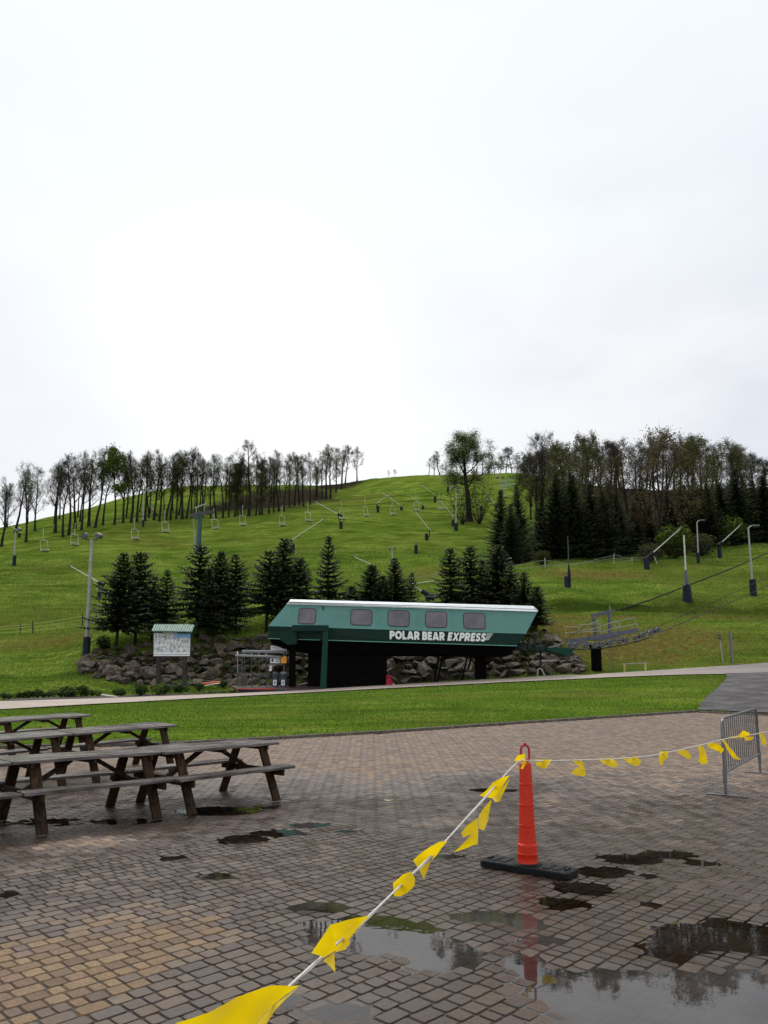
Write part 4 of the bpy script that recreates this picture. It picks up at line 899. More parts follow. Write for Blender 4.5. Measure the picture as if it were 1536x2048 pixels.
# ------------------------------------------------------------------ first tower with its sheaves
M_SHE = surf('blue_grey_steel', (.105, .115, .15), (.055, .06, .085), .45, metal=.2, scale=5, bmp=.1)
M_PALE = surf('pale_rail_paint', (.36, .36, .31), (.22, .22, .19), .55, scale=8, bmp=0)
M_TYRE = surf('sheave_rubber', (.03, .03, .034), rough=.6, bmp=0)
DS = 53 * K; s_ = DS / F
tw = thing('lift_tower', 'squat black lift tower carrying a blue-grey train of sheave wheels with a maintenance railing', 'lift tower', hit(1208, 1348, 30))
def Q(px, py, d=0.0): return P(px, py, DS + d)
b = MB(); b.lathe([(.30, -1.0), (.30, 1.45), (.36, 1.5), (.36, 1.62)], Vector(tw['_o']) + Vector((0, 1.4, 0)), 20); b.lathe([(.42, -.3), (.42, .05)], Vector(tw['_o']) + Vector((0, 1.4, 0)), 20); b.build('tower_tube', M_BLACK, tw, smooth=True)
b = MB()
for x in (1219, 1223.5): b.tube([Q(x, 1294, 1.0), Q(x, 1347, 1.0)], .022, 5)
for y in range(1298, 1347, 7): b.tube([Q(1219, y, 1.0), Q(1223.5, y, 1.0)], .016, 4)
b.build('ladder', M_GALV, tw)
b = MB(); b.bar(Q(1178, 1276.5, .35), Q(1275, 1260.5, .35), .16, .24); b.bar(Q(1134, 1283, .4), Q(1180, 1277, .4), .14, .22); b.prism([Q(1176, 1279, .3), Q(1272, 1262, .3), Q(1225, 1277, .3), Q(1200, 1282, .3)], (0, .14, 0)); b.build('walkway_beam', M_SHE, tw)
b = MB(); b.bar(Q(1202, 1289, .2), Q(1202, 1289, 3.2), .3, .3); b.build('crossarm', M_SHE, tw)
wh = [(1139, 1291.5), (1152, 1291), (1171, 1292.5), (1189, 1290.5), (1205.5, 1290), (1220.5, 1286.5), (1238, 1283.5), (1253, 1280.5), (1270.5, 1277), (1286, 1271.5), (1301.5, 1267), (1316.5, 1260.5)]
ax_ = Matrix.Rotation(R(90), 3, 'X')
for (x, y) in wh:
    c_ = Q(x, y, 0); r_ = 6.0 * s_
    b = MB(); b.lathe([(r_ * .62, -.035), (r_ * .95, -.045), (r_, -.03), (r_ * .93, 0), (r_, .03), (r_ * .95, .045), (r_ * .62, .035)], c_, 20, ax_); sh = b.build('sheave', M_GALV, tw, smooth=True)
    b = MB(); b.lathe([(r_ * .72, .0), (r_ * .72, .052)], c_, 16, ax_); b.build('liner', M_TYRE, sh)
    b = MB(); b.lathe([(r_ * .30, .04), (r_ * .30, .066)], c_, 12, ax_); b.build('hub', M_GALV, sh)
for i in range(0, 12, 2):
    (x0, y0), (x1, y1) = wh[i], wh[i + 1]; b = MB(); b.prism([Q(x0, y0 - 1.5, .06), Q(x1, y1 - 1.5, .06), Q(x1 - 2, y1 + 2, .06), Q((x0 + x1) / 2, (y0 + y1) / 2 - 7.5, .06), Q(x0 + 2, y0 + 2, .06)], (0, .06, 0)); b.build('rocker_plate', M_SHE, tw)
for i in (0, 4, 8):
    (x0, y0), (x1, y1) = wh[i], wh[i + 3]; b = MB(); b.bar(Q((x0 * 3 + x1) / 4, (y0 * 3 + y1) / 4 - 5, .16), Q((x0 + x1 * 3) / 4, (y0 + y1 * 3) / 4 - 5, .16), .07, .12); b.build('rocker_beam', M_SHE, tw)
b = MB(); b.tube([Q(1133, 1298), Q(1160, 1299), Q(1200, 1297), Q(1240, 1291), Q(1275, 1283), Q(1300, 1275)], .03, 5); b.build('cable_catcher', M_DARKM, tw)
b = MB()
for pts in ([(1131, 1276), (1131, 1254), (1158, 1253)], [(1131, 1266), (1200, 1262)], [(1158, 1270), (1158, 1250), (1200, 1247.5), (1200, 1265)], [(1158, 1262), (1200, 1255)], [(1178, 1248), (1200, 1241.5), (1201, 1262)],
            [(1203, 1264), (1240, 1253)], [(1204, 1252), (1234, 1241)], [(1223, 1246), (1266, 1235.5), (1279, 1259)], [(1230, 1258), (1272, 1247)], [(1235, 1243), (1241, 1256)], [(1229, 1249), (1233, 1261)]):
    b.tube([Q(x, y, .5) for x, y in pts], .026, 5)
b.build('railing', M_PALE, tw)
b = MB(); b.bar(Q(1188, 1236, .9), Q(1191, 1272, .9), .16, .16); b.bar(Q(1219, 1224, .9), Q(1219, 1265, .9), .14, .14); b.bar(Q(1183, 1231, .9), Q(1228, 1220.5, .9), .16, .15); b.bar(Q(1187, 1240, .9), Q(1200, 1228, .9), .1, .1); b.bar(Q(1206, 1229, .9), Q(1218, 1228, .9), .1, .12)
b.build('lifting_frame', M_SHE, tw)
b = MB(); b.lathe([(.02, 0), (.02, .35)], Q(1220, 1223, .9), 6); b.build('spike', M_PALE, tw)
# ropes
M_CABLE = surf('steel_rope', (.022, .024, .022), (.045, .045, .04), .7, spec=.08, scale=30, bmp=0)
def rope(lab, keys, r, mat=None, cat='cable', name='haul_rope', group=None, n=24):
    b = MB(); b.tube(curve3([P(*k_) for k_ in keys], n), r, 5); return tag(b.build(name, mat or M_CABLE, None, smooth=True), lab, cat, group)
rope('lower steel haul rope climbing right from the end sheave of the squat tower', [(1317, 1266, DS + .0), (1380, 1239.5, 46), (1460, 1205, 52.5), (1536, 1172, 59), (1640, 1127, 69)], .028)
rope('upper thin haul rope climbing right above the end sheave of the squat tower', [(1296, 1262, DS + 3), (1380, 1225, 48), (1460, 1189, 55), (1536, 1154, 62), (1640, 1106, 73)], .022)
rope('thick dark cable climbing to the right edge above the grassy terrace', [(1231, 1222, 61), (1300, 1200, 63), (1375, 1171, 66), (1460, 1138, 70), (1540, 1104, 75), (1660, 1052, 84)], .065)
b = MB(); b.tube([Q(1188, 1233, .9), Q(1160, 1262, .3), Q(1105, 1292, -1.5)], .016, 4); tag(b.build('guy_rope', M_CABLE), 'thin slack rope from the lifting frame of the squat tower down to the terminal', 'cable')

# ------------------------------------------------------------------ trail map board
M_MAPR = surf('green_roof_sheet', (.020, .125, .085), (.012, .085, .06), .42, scale=5)
M_DKWOOD = wood_mat('dark_post_timber', (.012, .009, .007), (.05, .036, .026), 0, .7)
m, nt, bs = nodes('trail_map_print'); v = coord(nt, 'Generated')
c = ramp(nt, noise(nt, v, 7, 6, .8, (1.6, 1, .8)), [(.38, (.10, .10, .095)), (.46, (.42, .44, .45)), (.54, (.74, .76, .80)), (.7, (.86, .88, .92))])
sp = nt.nodes.new('ShaderNodeSeparateXYZ'); L(nt, v, sp.inputs[0])
c = mix(nt, ramp(nt, noise(nt, v, 26, 5, .8, (2.2, 1, .5)), [(.36, .8), (.47, 0)]), c, (.05, .055, .05))
skm = math_(nt, 'MULTIPLY', ramp(nt, sp.outputs[2], [(.72, 0), (.86, 1)]), ramp(nt, sp.outputs[0], [(.45, 0), (.68, 1)]))
c = mix(nt, skm, c, (.16, .38, .74))
bandm = ramp(nt, sp.outputs[2], [(.14, 1), (.17, 0)]); c = mix(nt, bandm, c, (.78, .80, .83))
br = N(nt, 'ShaderNodeTexNoise', Scale=30, Detail=3); mp2 = nt.nodes.new('ShaderNodeMapping'); mp2.inputs['Scale'].default_value = (3, 1, .5); L(nt, v, mp2.inputs[0]); L(nt, mp2.outputs[0], br.inputs['Vector'])
txt = math_(nt, 'MULTIPLY', ramp(nt, sp.outputs[2], [(.04, 0), (.05, 1), (.085, 1), (.095, 0)]), ramp(nt, br.outputs['Fac'], [(.45, 0), (.52, .85)])); c = mix(nt, txt, c, (.05, .05, .06))
L(nt, c, bs.inputs['Base Color']); bs.inputs['Roughness'].default_value = .35; M_MAP = m
DM = 51 * K; M_ = lambda px, py, d=0.0: P(px, py, DM + d)
gb = hit(345, 1352, 30); mb_ = thing('trail_map_board', 'white trail map board on dark posts under a green ribbed roof', 'map board', gb)
b = MB(); b.prism([M_(306, 1262), M_(383, 1263), M_(381, 1314), M_(305.5, 1314)], (0, .12, 0)); b.build('board_frame', M_DKWOOD, mb_)
b = MB(); b.prism([M_(308, 1266, -.012), M_(381, 1267, -.012), M_(379.5, 1312, -.012), M_(307, 1312, -.012)], (0, .01, 0)); b.build('map_sheet', M_MAP, mb_)
b = MB(); b.prism([M_(326, 1263.5, -.05), M_(354, 1264, -.05), M_(354, 1266, -.05), M_(326, 1265.5, -.05)], (0, .04, 0)); b.build('lamp_strip', M_LETTER, mb_)
b = MB(); p00, p10, p01, p11 = M_(303.5, 1262.5, -.45), M_(383.5, 1264, -.45), M_(309.5, 1249.5, .2), M_(389, 1250, .2); nr = 16
for i in range(nr):
    u0, u1 = i / nr, (i + .55) / nr; a, bq, c_, d_ = p00.lerp(p10, u0), p00.lerp(p10, u1), p01.lerp(p11, u1), p01.lerp(p11, u0); b.prism([a, bq, c_, d_], (0, -.02, .035))
b.prism([p00, p10, p11, p01], (0, .03, -.03)); b.prism([p01, p11, p11 + Vector((0, .7, -.36)), p01 + Vector((0, .7, -.36))], (0, 0, -.03)); b.build('roof', M_MAPR, mb_)
for x, nm in ((319, 0), (371, 0)):
    b = MB(); p = M_(x, 1312, .14); b.bar(Vector((p.x, p.y, gz(p.x, p.y) - .3)), M_(x, 1256, .14), .2, .2); b.build('post', M_DKWOOD, mb_)

# ------------------------------------------------------------------ loading gate, notices, bins, deck
DG = 51 * K; V_ = lambda px, py, d=0.0: P(px, py, DG + d)
M_GATE = surf('grey_gate_paint', (.25, .26, .29), (.15, .16, .18), .45, scale=6, metal=.2)
M_GATED = surf('dark_gate_tube', (.045, .047, .05), (.09, .09, .095), .5, scale=6, metal=.3)
gt = thing('loading_gate', 'grey tubular lift loading gate with hanging bars in front of the boulders', 'gate', hit(508, 1373, 30))
b = MB(); b.bar(V_(484, 1303, .3), V_(570, 1304, .3), .15, .16, bev=.03); b.bar(V_(470, 1311, -.1), V_(562, 1314, -.1), .15, .13, bev=.03); b.build('top_rail', M_GATE, gt)
for x in (475, 489, 503, 518, 532):
    b = MB(); b.bar(V_(x, 1314, -.1), V_(x, 1304, .3), .05, .05); b.tube([V_(x, 1314, -.1), V_(x + .5, 1345, -.1)], .028, 6); b.build('upright', M_GATE if x in (475,) else M_GATED, gt)
    b = MB(); pp = [V_(x - 4, 1350, -.2), V_(x, 1346.5, -.1), V_(x + 6, 1347, -.1), V_(x + 8, 1350, -.2), V_(x + 4, 1353.5, -.3), V_(x - 3, 1353, -.3), V_(x - 4, 1350, -.2)]; b.tube(pp, .03, 6); b.tube([V_(x + 1, 1353, -.2), V_(x + 1, 1374, -.2)], .04, 6); b.build('hoop', M_GATED, gt, smooth=True)
for x in (484, 568):
    b = MB(); b.bar(V_(x, 1303, .3), V_(x, 1376, .3), .09, .09); b.build('gate_post', M_GATED, gt)
def board(lab, quad, mat, d, depth=.03, cat='sign', extra=None):
    ctr_ = V_(sum(q[0] for q in quad) / 4, sum(q[1] for q in quad) / 4, d); t = thing('notice_board', lab, cat, ctr_); b = MB(); b.prism([V_(x, y, d) for x, y in quad], (0, depth, 0)); b.build('panel', mat, t)
    for q, mt in (extra or []):
        b = MB(); b.prism([V_(x, y, d - .006) for x, y in q], (0, .004, 0)); b.build('printed_block', mt, t)
    return t
M_SIGNW = surf('white_sign', (.78, .80, .82), (.6, .62, .65), .5, scale=9, bmp=0); M_SIGNO = surf('orange_sign', (.86, .36, .02), (.72, .28, .015), .5, scale=9, bmp=0); M_INK = surf('dark_ink', (.03, .035, .05), rough=.6, bmp=0); M_INKB = surf('blue_ink', (.08, .14, .30), rough=.6, bmp=0)
board('large white notice under the left end of the lift terminal, above the orange one', [(541.5, 1290.5), (573, 1295.5), (573, 1309), (541.5, 1304)], M_SIGNW, .35, extra=[([(545, 1294.5), (553, 1296), (553, 1297), (545, 1295.5)], M_INKB), ([(555, 1301), (572, 1303), (572, 1308), (555, 1306)], M_DARKM)])
board('white notice with black symbols beside the orange notice', [(540.5, 1316), (559, 1316), (559, 1326), (540.5, 1326)], M_SIGNW, -.05, extra=[([(543, 1318), (547, 1317.5), (547, 1323.5), (543, 1323.5)], M_INK), ([(551.5, 1318), (554, 1318), (554, 1320), (551.5, 1320)], M_INK), ([(555.5, 1318), (558, 1318), (558, 1320), (555.5, 1320)], M_INK), ([(551.5, 1322), (558, 1322), (558, 1323.6), (551.5, 1323.6)], M_INK)])
board('orange notice hung beside the black column of the lift terminal', [(561.5, 1314), (565, 1311.5), (573, 1312), (573, 1326.5), (561.5, 1326.5)][:1] + [(566, 1311.5), (573, 1312), (573, 1326.5), (561.5, 1326.5)][0:0] + [(573, 1312), (573, 1326.5), (561.5, 1326.5)], M_SIGNO, -.05)
board('small narrow white notice low on the loading gate, left of the bins', [(539.5, 1331), (544.5, 1331), (543.5, 1342), (538, 1342)], M_SIGNW, -.1, extra=[([(540.5, 1333), (543.5, 1333), (543.2, 1334), (540.3, 1334)], M_INK), ([(540.3, 1336), (543.2, 1336), (543, 1337), (540.1, 1337)], M_INK)])
M_BIN = surf('slate_blue_bin', (.035, .042, .058), (.055, .063, .08), .5, scale=6); M_BINL = surf('bin_lid', (.12, .13, .15), (.2, .21, .23), .5, scale=6)
for i, (x0, x1, lab) in enumerate(((543.5, 557.5, 'slate blue litter bin with a white label, left one of the pair under the notices'), (560, 573.5, 'slate blue litter bin with a white label, right one beside the black column'))):
    c_ = V_((x0 + x1) / 2, 1374, -.25); gz_ = V_(0, 1374, -.25).z; wd2 = (x1 - x0) * DG / F / 2; ht = 30 * DG / F; bn = thing('litter_bin', lab, 'bin', c_, 'litter bins under the terminal')
    b = MB(); b.lathe([(wd2 * .82, -.25), (wd2 * .96, ht * .80), (wd2, ht * .82), (wd2, ht * .86)], c_, 20); b.build('bin_body', M_BIN, bn, smooth=True)
    b = MB(); b.lathe([(wd2 * 1.0, ht * .862), (wd2 * 1.02, ht * .9), (wd2 * .9, ht * .96), (wd2 * .5, ht)], c_, 20); b.build('lid', M_BINL if i else M_BIN, bn, smooth=True)
    b = MB(); b.prism([c_ + Vector((sx * wd2 * .48, -wd2 * 1.0 - .012, z)) for sx, z in ((-1, ht * .10), (1, ht * .10), (1, ht * .46), (-1, ht * .46))], (0, .012, 0)); lb_ = b.build('label_plate', M_SIGNW, bn)
    b = MB(); b.prism([c_ + Vector((sx * wd2 * .15, -wd2 * 1.0 - .017, z)) for sx, z in ((-1, ht * .18), (1, ht * .18), (1.3, ht * .38), (-.6, ht * .38))], (0, .004, 0)); b.build('symbol', M_INK, lb_)
M_DECK = wood_mat('red_brown_decking', (.05, .028, .026), (.13, .085, .08), 1, .5); M_REDR = surf('red_edge_paint', (.62, .03, .03), (.45, .02, .02), .5, scale=6)
dk = thing('loading_deck', 'low red-brown timber loading deck with a red front edge beside the gravel road', 'deck', V_(555, 1384, -1.5))
q4 = [V_(474, 1377.5, -1.9), V_(640, 1380, -1.9), V_(640, 1370.8, 1.3), V_(460, 1370.8, 1.0)]; b = MB(); b.prism(q4, (0, 0, -.10)); b.build('deck_boards', M_DECK, dk)
b = MB(); b.prism([V_(476, 1378.2, -1.92), V_(640, 1380.5, -1.92), V_(640, 1388, -1.92), V_(476, 1388, -1.92)], (0, .08, 0)); b.build('skirt_board', M_DARKM, dk)
b = MB(); b.bar(V_(476, 1377.6, -1.93), V_(548, 1378.5, -1.93), .03, .045); b.bar(V_(540, 1377.8, -1.85), V_(562, 1374.5, -.3), .03, .04); b.build('red_edge', M_REDR, dk)

# ------------------------------------------------------------------ oddments by the road
c_ = hit(347, 1372, 30); sb = thing('steel_barrier', 'low grey steel barrier standing in front of the boulders below the map board', 'barrier', c_)
b = MB(); Dq = c_.y - .2; W_ = lambda px, py: P(px, py, Dq)
b.tube([W_(316, 1374), W_(316, 1353), W_(318, 1351), W_(377, 1350), W_(379, 1352), W_(379, 1373)], .022, 6); b.tube([W_(316, 1371), W_(379, 1370)], .02, 6); b.build('frame', M_GALV, sb, smooth=True)
for i in range(11):
    x = 321 + i * 5.3; b = MB(); b.tube([W_(x, 1351), W_(x, 1370.5)], .007, 4); b.build('bar', M_GALV, sb)
c_ = hit(416, 1372, 30); nb_ = thing('rolled_fence', 'orange and white roll of safety netting lying on the ground in front of the boulders', 'netting', c_); Dq = c_.y - .3
M_NET = surf('orange_netting', (.66, .13, .05), (.45, .09, .05), .6, scale=9)
b = MB(); b.tube([P(397, 1367.5, Dq), P(412, 1368, Dq), P(424, 1367, Dq), P(441, 1364, Dq)], [.05, .09, .10, .06], 8); b.build('net_roll', M_NET, nb_, smooth=True)
b = MB(); b.tube([P(409, 1372, Dq - .1), P(425, 1368.5, Dq - .12), P(440, 1366.5, Dq - .1)], .025, 6); b.build('white_stake', M_LETTER, nb_)
M_CLOTH = surf('red_cloth', (.42, .012, .035), (.24, .006, .018), .75, scale=5, bmp=.4, bscale=8, dist=.04)
c_ = hit(779, 1376, 30); rc_ = thing('red_cover', 'crumpled red tarpaulin hung over a short post beside the machine room', 'cover', c_); Dq = DT + .8
b = MB(); rr_ = random.Random(4); prof_ = [(.20, 1376), (.21, 1371), (.15, 1366), (.17, 1361), (.10, 1356), (.11, 1352), (.05, 1349)]; ns = 16; o_ = len(b.v)
for i, (r_, y) in enumerate(prof_):
    cc = P(779.5 - (1376 - y) * .13, y, Dq)
    for j in range(ns):
        an = j / ns * 2 * math.pi; q_ = r_ * (1 + .22 * math.sin(an * 5 + i * .6) + rr_.uniform(-.06, .06)); b.v.append(tuple(cc + Vector((q_ * math.cos(an), q_ * math.sin(an), rr_.uniform(-.02, .02)))))
for i in range(len(prof_) - 1):
    for j in range(ns): b.f.append((i * ns + j, i * ns + (j + 1) % ns, (i + 1) * ns + (j + 1) % ns, (i + 1) * ns + j)); b.mi.append(0)
b.f.append(tuple((len(prof_) - 1) * ns + j for j in range(ns))); b.mi.append(0)
b.build('tarpaulin', M_CLOTH, rc_, smooth=True)
b = MB(); b.tube([P(786, 1368, Dq - .2), P(794, 1372, Dq - .4), P(800, 1376, Dq - .6)], .025, 6); b.build('pole', M_LETTER, rc_)
c_ = hit(604, 1372, 30); b = MB(); b.bar(V_(596, 1370, .9), V_(612, 1365.5, 1.0), .06, .05); b.bar(V_(607, 1368.5, .85), V_(617, 1364.5, .95), .05, .05)
tag(b.build('plank_scraps', surf('pale_plank', (.55, .50, .38), (.38, .33, .24), .7)), 'pale scrap planks lying against the boulders behind the front column', 'planks')
# ------------------------------------------------------------------ boulders
m, nt, bs = nodes('boulder_stone'); v = coord(nt); inf = nt.nodes.new('ShaderNodeObjectInfo')
mpv = nt.nodes.new('ShaderNodeVectorMath'); mpv.operation = 'ADD'; L(nt, v, mpv.inputs[0])
sc_ = nt.nodes.new('ShaderNodeVectorMath'); sc_.operation = 'SCALE'; L(nt, inf.outputs['Location'], sc_.inputs[0]); sc_.inputs['Scale'].default_value = .7; L(nt, sc_.outputs[0], mpv.inputs[1]); vv_ = mpv.outputs[0]
base = ramp(nt, inf.outputs['Random'], [(0, (.060, .044, .032)), (.3, (.10, .074, .050)), (.55, (.085, .066, .060)), (.8, (.15, .112, .074)), (1, (.10, .08, .08))])
c = mix(nt, ramp(nt, noise(nt, vv_, 2.5, 6, .75), [(.38, .9), (.56, 0)]), base, (.018, .014, .010))
c = mix(nt, ramp(nt, noise(nt, vv_, 5, 5, .75), [(.54, 0), (.66, .85)]), c, (.27, .225, .17))
c = mix(nt, ramp(nt, noise(nt, vv_, 1.5, 4, .7), [(.58, 0), (.7, .6)]), c, (.035, .042, .014))
L(nt, c, bs.inputs['Base Color']); bs.inputs['Roughness'].default_value = .75; bs.inputs['Specular IOR Level'].default_value = .25; bump(nt, bs, noise(nt, vv_, 6, 6, .75), .7, .06); M_ROCK = m
def rock_mesh(seed):
    rg = random.Random(seed); bm = bmesh.new(); bmesh.ops.create_icosphere(bm, subdivisions=3, radius=1)
    pl = [(Vector((rg.gauss(0, 1), rg.gauss(0, 1), rg.gauss(0, .9))).normalized(), rg.uniform(.45, .82)) for _ in range(16)]
    for v_ in bm.verts:
        p = v_.co.copy()
        for n_, d in pl:
            e = p.dot(n_) - d
            if e > 0: p -= n_ * e * .98
        p *= 1 + .06 * mnoise.noise(p * 1.6 + Vector((seed * 3.1, 0, 0))) + .04 * mnoise.noise(p * 4 + Vector((0, seed * 2.3, 0)))
        v_.co = Vector((p.x * 1.15, p.y * .95, p.z * .85))
    me = bpy.data.meshes.new('boulder'); bm.to_mesh(me); bm.free(); me.materials.append(M_ROCK)
    me.polygons.foreach_set('use_smooth', [True] * len(me.polygons)); me.set_sharp_from_angle(angle=R(16)); return me
ROCKS = [rock_mesh(i) for i in range(9)]
RB = [(160, 1347), (200, 1358), (250, 1369), (310, 1376), (480, 1374), (600, 1376), (700, 1374), (800, 1368), (900, 1361), (1000, 1356), (1100, 1352), (1168, 1349)]
RT = [(160, 1332), (205, 1300), (250, 1296), (300, 1294), (345, 1289), (400, 1283), (470, 1282), (530, 1276), (700, 1276), (900, 1276), (1000, 1268), (1040, 1256), (1075, 1252), (1105, 1272), (1128, 1300), (1150, 1318), (1168, 1342)]
fb_ = lambda x: float(np.interp(x, [q[0] for q in RB], [q[1] for q in RB])); ft_ = lambda x: float(np.interp(x, [q[0] for q in RT], [q[1] for q in RT]))
rr_ = random.Random(11); nrock = 0
def put_rock(px, py, r_px, lab, group, flat=.8):
    global nrock
    p = hit(px, py, 30); r_ = r_px * p.y / F; o = bpy.data.objects.new('boulder', rr_.choice(ROCKS)); COL.objects.link(o)
    o.location = p + Vector((0, -.12 * r_, .18 * r_)); o.scale = (r_ * rr_.uniform(.9, 1.3), r_ * rr_.uniform(.8, 1.1), r_ * rr_.uniform(.75, 1.05) * flat); o.rotation_euler = (rr_.uniform(-.4, .4), rr_.uniform(-.4, .4), rr_.uniform(0, 6.28)); nrock += 1
    return tag(o, lab, 'boulder', group)
ZONES = [(0, 300, 'brown boulder at the left end of the stone bank, left of the map board', 'boulders left of the map board'),
         (300, 470, 'brown boulder in the bank around and right of the map board', 'boulders around the map board'),
         (470, 660, 'brown boulder in the bank behind the loading gate and columns', 'boulders behind the loading gate'),
         (660, 960, 'dark boulder in the bank seen beneath the lift terminal', 'boulders beneath the lift terminal'),
         (960, 1300, 'grey-brown boulder in the bank at the right end of the lift terminal', 'boulders right of the terminal')]
def zone(px): return [z for z in ZONES if z[0] <= px < z[1]][0]
row_t = 0.0
while row_t <= 1.0:
    x = 166 + rr_.uniform(0, 14)
    while x < 1166:
        r_ = (rr_.uniform(9, 15) if rr_.random() < .72 else rr_.uniform(15, 25)) * (1.1 - .38 * row_t) * (1.12 if x > 640 else 1.0)
        yb_, yt_ = fb_(x), ft_(x); y = yb_ - (yb_ - yt_) * row_t - 5 + rr_.uniform(-3, 3)
        vis = not (652 < x < 770) and (y > 1302 or x < 545 or x > 1040)
        if vis and yb_ - yt_ > 8 and y > yt_ - 6:
            _, _, lab, gr = zone(x); put_rock(x, y, r_, lab, gr)
        x += r_ * rr_.uniform(1.3, 1.65)
    row_t += .155
put_rock(1150, 1330, 17, 'big pinkish-grey boulder standing at the far right end of the stone bank', None)
put_rock(296, 1352, 24, 'very large dark boulder bulging from the bank just left of the map board', None)
put_rock(262, 1352, 18, 'large rounded boulder at the foot of the bank left of the very large dark one', None)
# low stone edging by the flower bed
for i, x in enumerate(np.arange(372, 470, 9.5)):
    y = 1392 - (x - 372) * .075; put_rock(x, y - 2, rr_.uniform(4.5, 6.5), 'small grey edging stone along the flower bed beside the loading deck', 'edging stones of the flower bed', .7)

# ------------------------------------------------------------------ leaves and needles
def leaf_mat(name, cols, trans=.25):
    m = bpy.data.materials.new(name); m.use_nodes = True; nt = m.node_tree; bs = nt.nodes['Principled BSDF']
    c = ramp(nt, attr(nt, 'tint'), [(i / (len(cols) - 1), q) for i, q in enumerate(cols)]); L(nt, c, bs.inputs['Base Color']); bs.inputs['Roughness'].default_value = .7; bs.inputs['Specular IOR Level'].default_value = .15
    if trans:
        t_ = nt.nodes.new('ShaderNodeBsdfTranslucent'); L(nt, c, t_.inputs[0]); mx = nt.nodes.new('ShaderNodeMixShader'); mx.inputs[0].default_value = trans
        L(nt, bs.outputs[0], mx.inputs[1]); L(nt, t_.outputs[0], mx.inputs[2]); L(nt, mx.outputs[0], nt.nodes['Material Output'].inputs[0])
    return m
M_BARK = surf('dark_bark', (.030, .024, .020), (.014, .011, .010), .85, scale=5, bmp=.5, bscale=14, dist=.03, stretch=(1, 1, .25), spec=.1)
M_TWIG = leaf_mat('twigs_and_buds', [(.016, .013, .013), (.026, .021, .020), (.036, .030, .026), (.03, .034, .012)], 0)
M_FRESH = leaf_mat('fresh_leaves', [(.016, .013, .013), (.045, .065, .012), (.10, .135, .022), (.18, .22, .045)], .3)
M_OLIVE = leaf_mat('olive_young_leaves', [(.016, .013, .013), (.048, .050, .016), (.082, .084, .024), (.13, .125, .04)], .25)
M_RUSSET = leaf_mat('russet_leaves', [(.016, .013, .013), (.055, .040, .018), (.098, .070, .028), (.155, .115, .048)], .25)
M_LIME = leaf_mat('lime_bush_leaves', [(.03, .045, .01), (.07, .11, .015), (.14, .19, .03), (.22, .26, .05)], .3)
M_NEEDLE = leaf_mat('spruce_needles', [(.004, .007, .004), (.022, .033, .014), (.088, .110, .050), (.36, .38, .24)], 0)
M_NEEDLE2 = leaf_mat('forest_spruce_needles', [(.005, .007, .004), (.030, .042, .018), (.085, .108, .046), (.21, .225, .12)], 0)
M_SHRUB = leaf_mat('shrub_leaves', [(.012, .022, .008), (.03, .055, .012), (.055, .09, .02), (.10, .13, .035)], .2)

class TM:                                       # a growing triangle soup with a tint per vertex
    def __init__(s): s.V = []; s.F = []; s.T = []
    def tri(s, a, b, c, t): k = len(s.V); s.V += [a, b, c]; s.F.append((k, k + 1, k + 2)); s.T += [t] * 3
    def stick(s, p, q, r0, r1, t, n=3):
        d = (q - p)
        if d.length < 1e-5: return
        a = d.orthogonal().normalized(); b = d.normalized().cross(a); k = len(s.V)
        for c_, r_ in ((p, r0), (q, r1)):
            for j in range(n): an = 6.2832 * j / n; s.V.append(c_ + a * (r_ * math.cos(an)) + b * (r_ * math.sin(an))); s.T.append(t)
        for j in range(n):
            j2 = (j + 1) % n; s.F += [(k + j, k + j2, k + n + j2), (k + j, k + n + j2, k + n + j)]
    def mesh(s, name, mat, parent):
        o = fast_mesh(name, [tuple(q) for q in s.V], s.F, mat, {'tint': s.T}); o.parent = parent; return o
def rv(rg, s=1.0): return Vector((rg.gauss(0, s), rg.gauss(0, s), rg.gauss(0, s)))
